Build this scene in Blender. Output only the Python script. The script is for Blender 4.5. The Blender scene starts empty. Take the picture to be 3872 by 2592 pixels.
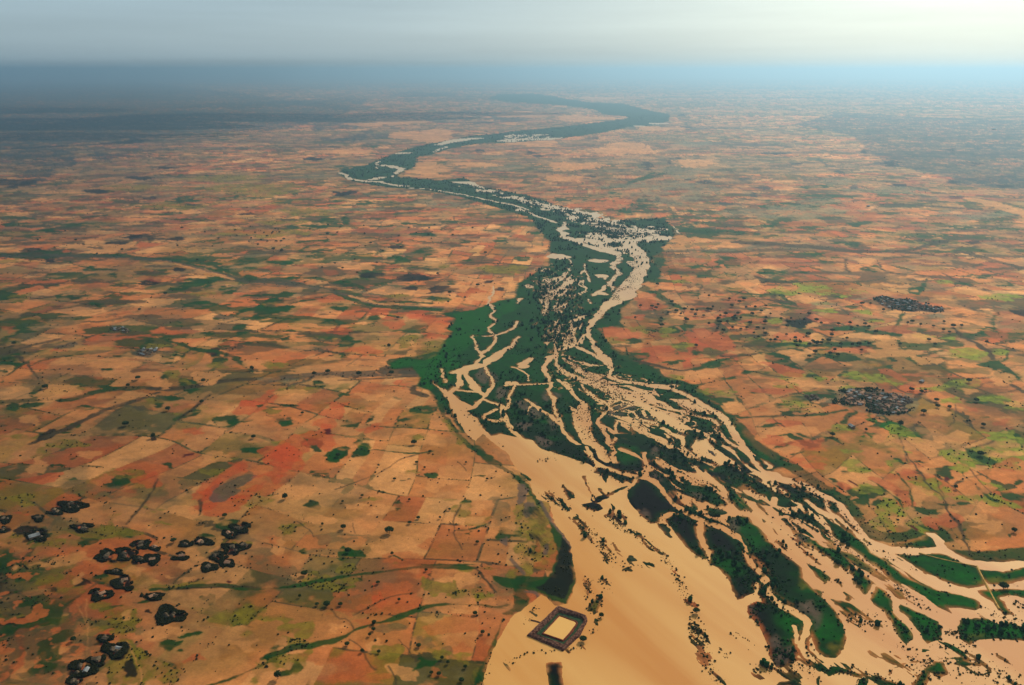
import bpy, math, random
import numpy as np
from mathutils import Vector
random.seed(7); rng = np.random.default_rng(7)
PI = math.pi; R = math.radians
sc = bpy.context.scene; col = sc.collection

# ------------------------------------------------------------------ camera
W0, H0, FPX = 3872.0, 2592.0, 3353.0
PITCH = math.atan((1296 - 268) / FPX)
CAMZ = 650.0
HAZE = 5.8e-5
cam = bpy.data.cameras.new('camera'); camo = bpy.data.objects.new('camera', cam); col.objects.link(camo)
cam.sensor_width = 36; cam.lens = 36 * FPX / W0
cam.clip_start = 1; cam.clip_end = 400000
camo.location = (0, 0, CAMZ); camo.rotation_euler = (PI / 2 - PITCH, 0, 0)
sc.camera = camo
sc.render.resolution_x = 1024; sc.render.resolution_y = 685

# ------------------------------------------------------------------ sky and sun
SUN_AZ, SUN_EL = R(31), R(34)
w = bpy.data.worlds.new('World'); sc.world = w; w.use_nodes = True
nt = w.node_tree; nt.nodes.clear()
out = nt.nodes.new('ShaderNodeOutputWorld'); bg = nt.nodes.new('ShaderNodeBackground')
sky = nt.nodes.new('ShaderNodeTexSky'); sky.sky_type = 'NISHITA'; sky.sun_disc = False
sky.sun_elevation = SUN_EL; sky.sun_rotation = SUN_AZ
sky.altitude = 600; sky.air_density = 1.0; sky.dust_density = 2.0; sky.ozone_density = 1.5
bg.inputs[1].default_value = 0.08
# thin veil of high cloud, thickest and brightest round the sun
N = nt.nodes.new; Lk = nt.links.new
tc = N('ShaderNodeTexCoord'); mp = N('ShaderNodeMapping'); mp.inputs['Scale'].default_value = (1.4, 1.4, 22)
nz = N('ShaderNodeTexNoise'); nz.inputs['Scale'].default_value = 1.7; nz.inputs['Detail'].default_value = 5
Lk(tc.outputs['Generated'], mp.inputs[0]); Lk(mp.outputs[0], nz.inputs[0])
rp = N('ShaderNodeMapRange'); rp.inputs[1].default_value = .35; rp.inputs[2].default_value = .7
rp.inputs[3].default_value = .93; rp.inputs[4].default_value = 1.07; Lk(nz.outputs[0], rp.inputs[0])
dt = N('ShaderNodeVectorMath'); dt.operation = 'DOT_PRODUCT'; Lk(tc.outputs['Generated'], dt.inputs[0])
dt.inputs[1].default_value = (math.sin(SUN_AZ) * math.cos(SUN_EL), math.cos(SUN_AZ) * math.cos(SUN_EL), math.sin(SUN_EL))
mx = N('ShaderNodeMath'); mx.operation = 'MAXIMUM'; mx.inputs[1].default_value = 0; Lk(dt.outputs['Value'], mx.inputs[0])
pw = N('ShaderNodeMath'); pw.operation = 'POWER'; pw.inputs[1].default_value = 10.5; Lk(mx.outputs[0], pw.inputs[0])
au = N('ShaderNodeVectorMath'); au.operation = 'SCALE'; au.inputs[0].default_value = (27, 25.5, 16); Lk(pw.outputs[0], au.inputs['Scale'])
ve = N('ShaderNodeMix'); ve.data_type = 'RGBA'; ve.inputs[0].default_value = .72; Lk(sky.outputs[0], ve.inputs[6]); ve.inputs[7].default_value = (4.6, 6.4, 7.5, 1)
ad = N('ShaderNodeVectorMath'); ad.operation = 'ADD'; Lk(ve.outputs[2], ad.inputs[0]); Lk(au.outputs[0], ad.inputs[1])
sp_ = N('ShaderNodeSeparateXYZ'); Lk(tc.outputs['Generated'], sp_.inputs[0])
hr = N('ShaderNodeMapRange'); hr.interpolation_type = 'SMOOTHSTEP'; hr.inputs[1].default_value = -.005; hr.inputs[2].default_value = .045; hr.inputs[3].default_value = .9; hr.inputs[4].default_value = 1; Lk(sp_.outputs[2], hr.inputs[0])
hm2 = N('ShaderNodeVectorMath'); hm2.operation = 'SCALE'; Lk(ad.outputs[0], hm2.inputs[0]); Lk(hr.outputs[0], hm2.inputs['Scale'])
mul = N('ShaderNodeVectorMath'); mul.operation = 'SCALE'; Lk(hm2.outputs[0], mul.inputs[0]); Lk(rp.outputs[0], mul.inputs['Scale'])
Lk(mul.outputs[0], bg.inputs[0]); Lk(bg.outputs[0], out.inputs[0])
sun = bpy.data.lights.new('sun', 'SUN'); sun.energy = 4.3; sun.angle = R(0.6); sun.color = (1, .93, .80)
suno = bpy.data.objects.new('sun', sun); col.objects.link(suno)
sd = Vector((math.sin(SUN_AZ) * math.cos(SUN_EL), math.cos(SUN_AZ) * math.cos(SUN_EL), math.sin(SUN_EL)))
suno.rotation_euler = sd.to_track_quat('Z', 'Y').to_euler(); suno.location = (0, 0, 3000)
sc.view_settings.view_transform = 'Standard'; sc.view_settings.look = 'None'
sc.view_settings.exposure = 0.0; sc.view_settings.gamma = 1.0

# ------------------------------------------------------------------ helpers
def tag(o, label=None, cat=None, group=None, kind=None):
    if label: o['label'] = label
    if cat: o['category'] = cat
    if group: o['group'] = group
    if kind: o['kind'] = kind
    return o
def lin(c):
    c = np.asarray(c, float) / 255.0
    return np.where(c <= .04045, c / 12.92, ((c + .055) / 1.055) ** 2.4)
CR = {'A': (0, 1700, .5688), 'B': (1000, 1700, .5688), 'C': (2000, 1700, .5688), 'D': (2900, 1700, .5688),
      'E': (0, 850, .5741), 'F': (1000, 850, .5741), 'G': (2000, 850, .5741), 'H': (2800, 850, .5739),
      'I': (0, 0, .574), 'J': (1200, 300, .3826), 'K': (1900, 300, .3826), 'L': (2600, 0, .574),
      'M': (0, 0, 1.6533), 'N': (1900, 2200, .25), 'O': (300, 1950, .2561), 'P': (150, 2200, .2561), 'Q': (3000, 1440, .2134), 'R': (1936, 1296, .8266)}
CT, ST = math.cos(PITCH), math.sin(PITCH)
def ground(u, v):
    """survey point seen in the photograph -> place on the plain (x, y) and slant distance"""
    x = (u - 1936) / FPX; yu = (1296 - v) / FPX
    z = yu * CT - ST; z = min(z, -0.004); t = CAMZ / -z
    return x * t, (CT + yu * ST) * t, t * math.sqrt(1 + x * x + yu * yu)
def pts(cr, s):
    """'x,y[,w] ...' -> list of (X, Y, width in m)"""
    x0, y0, k = CR[cr]; res = []; wl = 12.0
    for t in s.split():
        a = [float(q) for q in t.split(',')]
        if len(a) > 2: wl = a[2]
        X, Y, D = ground(x0 + a[0] * k, y0 + a[1] * k)
        res.append((X, Y, wl * k * D / FPX, x0 + a[0] * k, y0 + a[1] * k, D))
    return res
# value noise -------------------------------------------------
def h2(ix, iy, s=0):
    n = (ix.astype(np.int64) * 374761393 + iy.astype(np.int64) * 668265263 + s * 974634777) & 0xffffffff
    n = ((n ^ (n >> 13)) * 1274126177) & 0xffffffff
    n = n ^ (n >> 16)
    return (n & 0xffffff).astype(np.float32) / np.float32(0xffffff)
def vn(x, y, s=0):
    ix = np.floor(x); iy = np.floor(y); fx = (x - ix).astype(np.float32); fy = (y - iy).astype(np.float32)
    fx = fx * fx * (3 - 2 * fx); fy = fy * fy * (3 - 2 * fy)
    a = h2(ix, iy, s); b = h2(ix + 1, iy, s); c = h2(ix, iy + 1, s); d = h2(ix + 1, iy + 1, s)
    return (a + (b - a) * fx) * (1 - fy) + (c + (d - c) * fx) * fy
def fbm(x, y, wl, o=4, s=0):
    r = 0; a = 1; t = 0
    for k in range(o):
        r = r + a * vn(x / wl + 17.3 * k, y / wl - 9.1 * k, s + k); t += a; a *= .55; wl = wl / 2.03
    return r / t
def sst(a, b, x):
    t = np.clip((x - a) / (b - a), 0, 1); return t * t * (3 - 2 * t)

# ------------------------------------------------------------------ ground lattice: rings round the point under the camera
NC = 1240
vrow = np.concatenate([np.linspace(3300, 2640, 60, endpoint=False), np.linspace(2640, 300, 880, endpoint=False),
                       np.linspace(300, 272, 24)])
RR = np.array([ground(1936, v)[1] for v in vrow])
RR = np.concatenate([[420, 520], RR[RR > 560], [90000, 140000, 220000]])
RR = np.unique(RR)
AZ = np.concatenate([np.linspace(-55, -34, 50, endpoint=False), np.linspace(-34, 34, NC, endpoint=False), np.linspace(34, 55, 51)])
AZ = np.radians(AZ)
NR, NA = len(RR), len(AZ)
X = (RR[:, None] * np.sin(AZ)[None, :]).astype(np.float64); Y = (RR[:, None] * np.cos(AZ)[None, :]).astype(np.float64)
DIST = np.sqrt(X * X + Y * Y)
amp = np.clip(DIST * .0026, 2.5, 18)
XW = X + (fbm(X, Y, 34, 4, 11) - .5) * 2 * amp * 1.5 + (fbm(X, Y, 9, 2, 13) - .5) * amp * .7
YW = Y + (fbm(X, Y, 34, 4, 12) - .5) * 2 * amp * 1.5 + (fbm(X, Y, 9, 2, 14) - .5) * amp * .7
def window(P, m):
    P = np.array(P)[:, :2]; r = np.hypot(P[:, 0], P[:, 1]); az = np.arctan2(P[:, 0], P[:, 1])
    m = m + 30 + r.max() * .006
    i0 = np.searchsorted(RR, r.min() * .985 - m); i1 = np.searchsorted(RR, r.max() + m) + 1
    da = m / max(r.min(), 500)
    j0 = np.searchsorted(AZ, az.min() - da); j1 = np.searchsorted(AZ, az.max() + da) + 1
    return slice(max(i0, 0), min(i1, NR)), slice(max(j0, 0), min(j1, NA))
def d_poly(P, sl, soft=0):
    """signed distance, positive inside"""
    x = XW[sl]; y = YW[sl]; d = np.full(x.shape, 1e9); ins = np.zeros(x.shape, bool); n = len(P)
    for i in range(n):
        x1, y1 = P[i][:2]; x2, y2 = P[(i + 1) % n][:2]
        ex, ey = x2 - x1, y2 - y1; L = ex * ex + ey * ey + 1e-9
        t = np.clip(((x - x1) * ex + (y - y1) * ey) / L, 0, 1)
        d = np.minimum(d, (x - x1 - t * ex) ** 2 + (y - y1 - t * ey) ** 2)
        c = (y1 > y) != (y2 > y)
        if y2 != y1: ins ^= c & (x < (x2 - x1) * (y - y1) / (y2 - y1) + x1)
    d = np.sqrt(d); return np.where(ins, d, -d)
def d_stroke(P, sl):
    x = XW[sl]; y = YW[sl]; d = np.full(x.shape, -1e9)
    for i in range(len(P) - 1):
        (x1, y1, w1, u1, v1, D1), (x2, y2, w2, u2, v2, D2) = P[i], P[i + 1]
        ex, ey = x2 - x1, y2 - y1; L = ex * ex + ey * ey + 1e-9; k = 1.0
        if L > .5 and v1 == v1:          # true width on the ground of a line seen at a slant
            D = (D1 + D2) / 2; k = np.clip(math.hypot(u2 - u1, v2 - v1) * D / FPX / (CAMZ / D) / math.sqrt(L), 1, 6)
        w1 = w1 * k; w2 = w2 * k
        t = np.clip(((x - x1) * ex + (y - y1) * ey) / L, 0, 1)
        d = np.maximum(d, (w1 + (w2 - w1) * t) / 2 - np.hypot(x - x1 - t * ex, y - y1 - t * ey))
    return d
def smooth(P):
    """round a traced line off"""
    q = [P[0]]
    for a, b in zip(P[:-1], P[1:]):
        q.append(tuple(.75 * a[i] + .25 * b[i] for i in range(6))); q.append(tuple(.25 * a[i] + .75 * b[i] for i in range(6)))
    q.append(P[-1]); return q
def ell(cr, cx, cy, rx, ry, rot=0, n=14):
    s = ''
    for k in range(n):
        a = 2 * PI * k / n; q = 1 + .22 * math.sin(3 * a + cx) + .12 * math.sin(5 * a + cy)
        ex, ey = rx * q * math.cos(a), ry * q * math.sin(a)
        s += '%f,%f ' % (cx + ex * math.cos(rot) - ey * math.sin(rot), cy + ex * math.sin(rot) + ey * math.cos(rot))
    return pts(cr, s)
# ------------------------------------------------------------------ survey of the plain
# F floodplain meadow, W water, G green island; kinds: p outline, s line with width, e patch
RIVER = [
('F','p','J',"1830,628 1600,635 1300,690 1150,745 1000,770 960,870 830,920 790,970 1000,985 1200,1000 1450,975 1600,1060 1800,1100 2091,1150 2300,1230 2500,1290 2740,1370 3000,1430 3250,1510 3420,1600 2600,1620 2280,1600 2091,1370 1900,1310 1700,1250 1400,1160 1000,1090 700,1075 500,1040 330,1010 220,940 230,900 450,860 600,800 750,740 900,690 1100,640 1350,600 1500,560 1900,530"),
('F','p','K',"-60,540 0,530 190,505 300,498 600,470 1000,420 1200,395 1250,375 1000,345 900,300 640,265 350,240 100,232 -150,190 -40,150 300,145 450,165 700,205 900,235 1200,245 1450,310 1650,350 1640,420 1480,460 1250,475 1000,530 750,565 560,590 300,615 0,635 -80,640"),
('F','p','G',"130,0 900,-40 960,60 860,190 800,240 870,300 860,350 700,400 720,470 610,560 600,660 460,690 520,780 600,860 640,900 720,910 830,980 960,1030 1120,1060 1150,1160 1240,1190 1320,1260 1400,1360 1480,1460 1600,1540 1700,1590 700,1900 0,1900 -202,1568 -412,1395 -512,1265 -612,1170 -662,1090 -752,1060 -702,1010 -752,940 -912,955 -902,905 -822,878 -662,898 -612,855 -562,770 -487,705 -532,680 -482,622 -602,590 -342,562 -212,505 -102,485 -80,400 60,300 130,260 140,130"),
('W','p','K',"0,150 0,150 1,151"),
# upper reach
('W','s','J',"1200,650,22 1350,610,30 1500,590,26 1600,585,14"),('W','s','J',"1830,610,20 1950,600,26 2091,598,24 2250,600,22 2400,580,10"),
('W','s','J',"800,735,14 870,730,26"),('W','s','J',"620,810,12 570,830,12 600,870,10 590,890,8"),
('W','s','J',"230,925,16 290,950,22 310,985,20 400,1000,12 500,1015,12 600,1010,14 700,1035,14 800,1055,12 900,1060,8"),
('W','s','J',"640,850,10 720,860,16 800,880,30 830,900,30 780,930,16 740,970,12"),('W','s','J',"500,1000,10 600,980,18 650,970,16"),
('W','s','J',"1380,1020,18 1480,1020,30 1560,1050,26 1640,1080,10"),('W','s','J',"1150,720,10 1220,690,14 1280,670,12"),
('W','s','K',"1500,440,26 1600,435,22"),('W','s','K',"1340,465,14 1380,460,14"),
('W','s','J',"900,1078,5 1100,1085,6 1300,1120,6 1500,1150,8 1700,1200,8 1850,1230,9 2000,1260,9 2091,1290,8"),
('W','s','K',"0,1220,9 100,1240,8 200,1290,8 350,1360,12 450,1390,14 540,1420,12"),('W','s','K',"600,1410,12 640,1450,16 620,1480,22 560,1490,20 580,1510,20 640,1530,20 590,1560,24"),
('W','s','K',"150,1290,30 170,1300,30"),
# middle reach
('W','s','G',"240,0,20 200,40,22 250,65,22 215,80,18 290,100,24 380,140,22 500,172,22 590,190,26 600,240,28 535,268,24 600,310,24 560,360,22 490,420,24 430,460,16"),
('W','s','G',"340,95,16 420,110,40 480,140,30 560,165,20"),('W','s','G',"780,95,24 850,85,30 900,95,20"),('W','s','G',"620,170,30 680,120,40 740,95,24"),
('W','s','G',"640,120,30 690,160,80 745,230,90 740,300,80 690,370,90 645,430,110 590,490,60 500,540,50 460,600,40 420,640,38 385,690,32 420,780,32 470,850,34 540,905,34 545,960,28 520,1000,20 580,1020,22 650,1040,16 740,1050,18 860,1070,26 940,1070,36 955,1050,14"),
('W','p','G',"600,470 640,420 720,460 690,490 610,505"),
('W','s','G',"290,365,30 230,410,34 130,460,30 70,500,20 130,560,18 100,600,14"),('W','s','G',"200,430,10 130,500,26 90,600,12"),
('W','s','G',"180,640,20 190,720,25 160,800,20 190,860,22 120,880,30 110,980,34 150,1050,25 120,1110,20 180,1160,20 160,1220,20 210,1290,22 220,1370,22 290,1430,22 380,1490,22 440,1568,24"),
('W','s','G',"160,200,30 200,215,40 230,210,20"),('W','s','G',"265,230,10 280,270,8"),('W','s','G',"360,260,8 380,330,12 400,380,14"),('W','s','G',"460,240,24"  " 480,240,18"),
('W','s','G',"450,350,10 480,330,30 490,360,14"),('W','s','G',"540,400,10 560,420,16 545,440,8"),('W','s','G',"430,470,14 470,450,18 510,462,16"),
('W','s','G',"400,490,12 410,520,10"),('W','s','G',"280,640,24 330,620,30 360,600,16"),('W','s','G',"300,650,24 270,700,26 300,760,30 240,800,22"),
('W','s','G',"190,825,16 260,810,20 320,780,22 400,700,16"),('W','s','G',"-240,405,16 -230,440,14 -280,510,16 -220,550,14 -260,600,14 -210,640,14 -280,690,14 -200,740,16 -260,820,18 -330,860,14 -310,880,16 -380,940,20 -500,975,16"),
('W','s','F',"1735,400,36 1745,415,36"),('W','s','F',"1665,740,22 1640,790,26 1560,840,28 1500,880,60 1450,930,20 1465,960,18 1500,1020,18 1500,1060,18 1450,1130,24 1380,1200,18 1330,1225,14"),
('W','s','F',"1370,740,14 1400,820,14 1440,870,12"),('W','s','F',"1380,735,5 1500,738,6 1620,700,12 1670,640,18"),('W','s','F',"1680,490,24 1660,520,12"),
('W','s','F',"1410,930,34 1320,950,40 1280,990,40 1290,1050,36 1250,1090,20 1220,1110,20"),('W','s','F',"1330,960,20 1350,1010,36 1380,1070,60 1420,1110,24 1450,1130,14"),
('W','s','F',"1270,1090,10 1350,1100,9 1430,1110,10"),('W','s','F',"1440,1150,14 1480,1170,12 1560,1190,18 1580,1230,20 1620,1130,18 1640,1070,16 1630,1040,30 1580,1060,12"),
('W','s','F',"1530,1220,16 1450,1260,18 1470,1290,16 1550,1300,16 1570,1270,16 1560,1190,14"),('W','s','F',"1570,1230,24 1600,1300,34 1640,1370,30"),
('W','s','F',"1720,1150,12 1800,1210,20 1900,1270,22 1960,1330,18"),('W','s','F',"1640,940,8 1730,980,10 1740,1030,10"),('W','s','F',"1700,920,40 1760,880,26"),('W','s','F',"1700,940,26 1740,930,10"),
('W','s','F',"1590,1055,8 1700,1052,7 1900,1045,6"),('W','s','F',"1170,950,16 1180,1000,16 1190,1040,12"),('W','s','F',"1700,1410,14 1640,1370,26"),
('W','s','G',"170,870,18 200,950,24 260,990,24 340,1020,30 430,1050,34 500,1090,36 590,1150,34 530,1190,18 500,1240,16 450,1290,20 470,1340,22 520,1410,28 550,1480,28 570,1568,34"),
('W','s','G',"230,880,14 330,960,34 430,1000,44 540,1080,24 600,1150,16"),('W','s','G',"310,800,14 420,850,16 520,920,20"),
('W','p','G',"262,1185 305,1220 350,1150 400,1200 412,1290 400,1350 430,1420 500,1480 560,1568 480,1568 350,1440 300,1340 288,1250"),
('W','s','G',"350,1050,14 380,1100,16 440,1150,16 500,1170,16 520,1200,14"),('W','s','G',"190,1020,14 280,1100,20 360,1180,18"),('W','s','G',"240,1040,20 290,1110,26"),
('W','s','G',"590,1120,18 680,1160,22 760,1200,24 830,1230,26 950,1300,34 1030,1340,34"),('W','p','G',"780,1212 880,1230 1000,1290 1045,1380 940,1340 820,1270"),
('W','s','G',"640,1060,14 760,1120,18 850,1190,18 1000,1230,16 1150,1270,16 1250,1300,16 1240,1360,16 1330,1440,18 1430,1500,22 1480,1568,24"),
('W','p','G',"920,1150 1060,1155 1200,1250 1080,1225 1000,1195"),('W','s','G',"860,1070,20 960,1090,16 1060,1130,20 1130,1180,26 1230,1240,30 1300,1290,36 1350,1370,40 1400,1440,36 1470,1540,40 1560,1590,40"),
('W','s','G',"1250,1240,16 1310,1290,30 1340,1350,34"),('W','s','G',"470,1320,20 560,1370,26 650,1400,30 780,1420,34 870,1500,40 960,1568,50"),
('W','s','G',"690,1330,20 800,1400,50 880,1430,50 980,1500,50 1040,1568,60"),('W','s','G',"870,1340,16 950,1380,18 1020,1400,20 1020,1470,20 1000,1500,18 1060,1550,18"),
('W','s','G',"700,1240,14 740,1290,16 830,1310,14"),('W','p','G',"1090,1420 1200,1400 1340,1480 1400,1568 1130,1590 1080,1480"),('W','s','G',"1040,1340,14 1150,1370,16 1200,1430,20"),
('W','s','G',"600,1480,20 720,1520,24 800,1568,30"),('W','s','G',"590,1290,10 570,1330,20 580,1400,26 560,1440,14"),('W','s','G',"-20,1250,10 20,1180,12"),
('G','e','G',"1250,1425,26,34 1205,1505,30,12,0.7 940,1240,30,8,.5 1130,1300,30,10,.5"),
# lower body
('W','p','F',"1115,1035 1142,1060 1200,1090 1230,1108 1290,1150 1362,1192 1325,1225 1400,1268 1440,1330 1500,1400 1560,1380 1700,1410 1760,1420 1840,1500 1865,1525 1880,1568 1900,1700 1700,1700 1540,1568 1400,1430 1330,1380 1270,1290 1230,1210 1180,1110"),
('W','p','C',"120,30 180,95 300,170 380,180 455,100 600,150 740,150 780,120 830,50 900,60 980,60 1040,35 1160,60 1330,75 1450,100 1560,160 1642,172 1690,180 1782,195 1882,250 1962,300 2052,350 2142,440 2202,510 2242,575 2302,612 2412,640 2582,650 2720,652 2690,600 2640,570 2632,556 2700,560 2762,610 2802,670 2882,710 2962,740 3112,747 3291,735 4200,700 4200,2200 -1000,2200 -860,1700 -310,1568 -258,1400 -198,1260 -118,1130 80,970 10,760 -30,600 ,".rstrip(' ,')),
('W','p','C',"-350,-40 -160,30 -70,140 10,250 60,340 110,420 190,510 270,600 315,700 305,780 330,880 365,960 300,1030 250,1060 500,1100 900,1000 900,500 400,100 100,0"),
]
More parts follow.
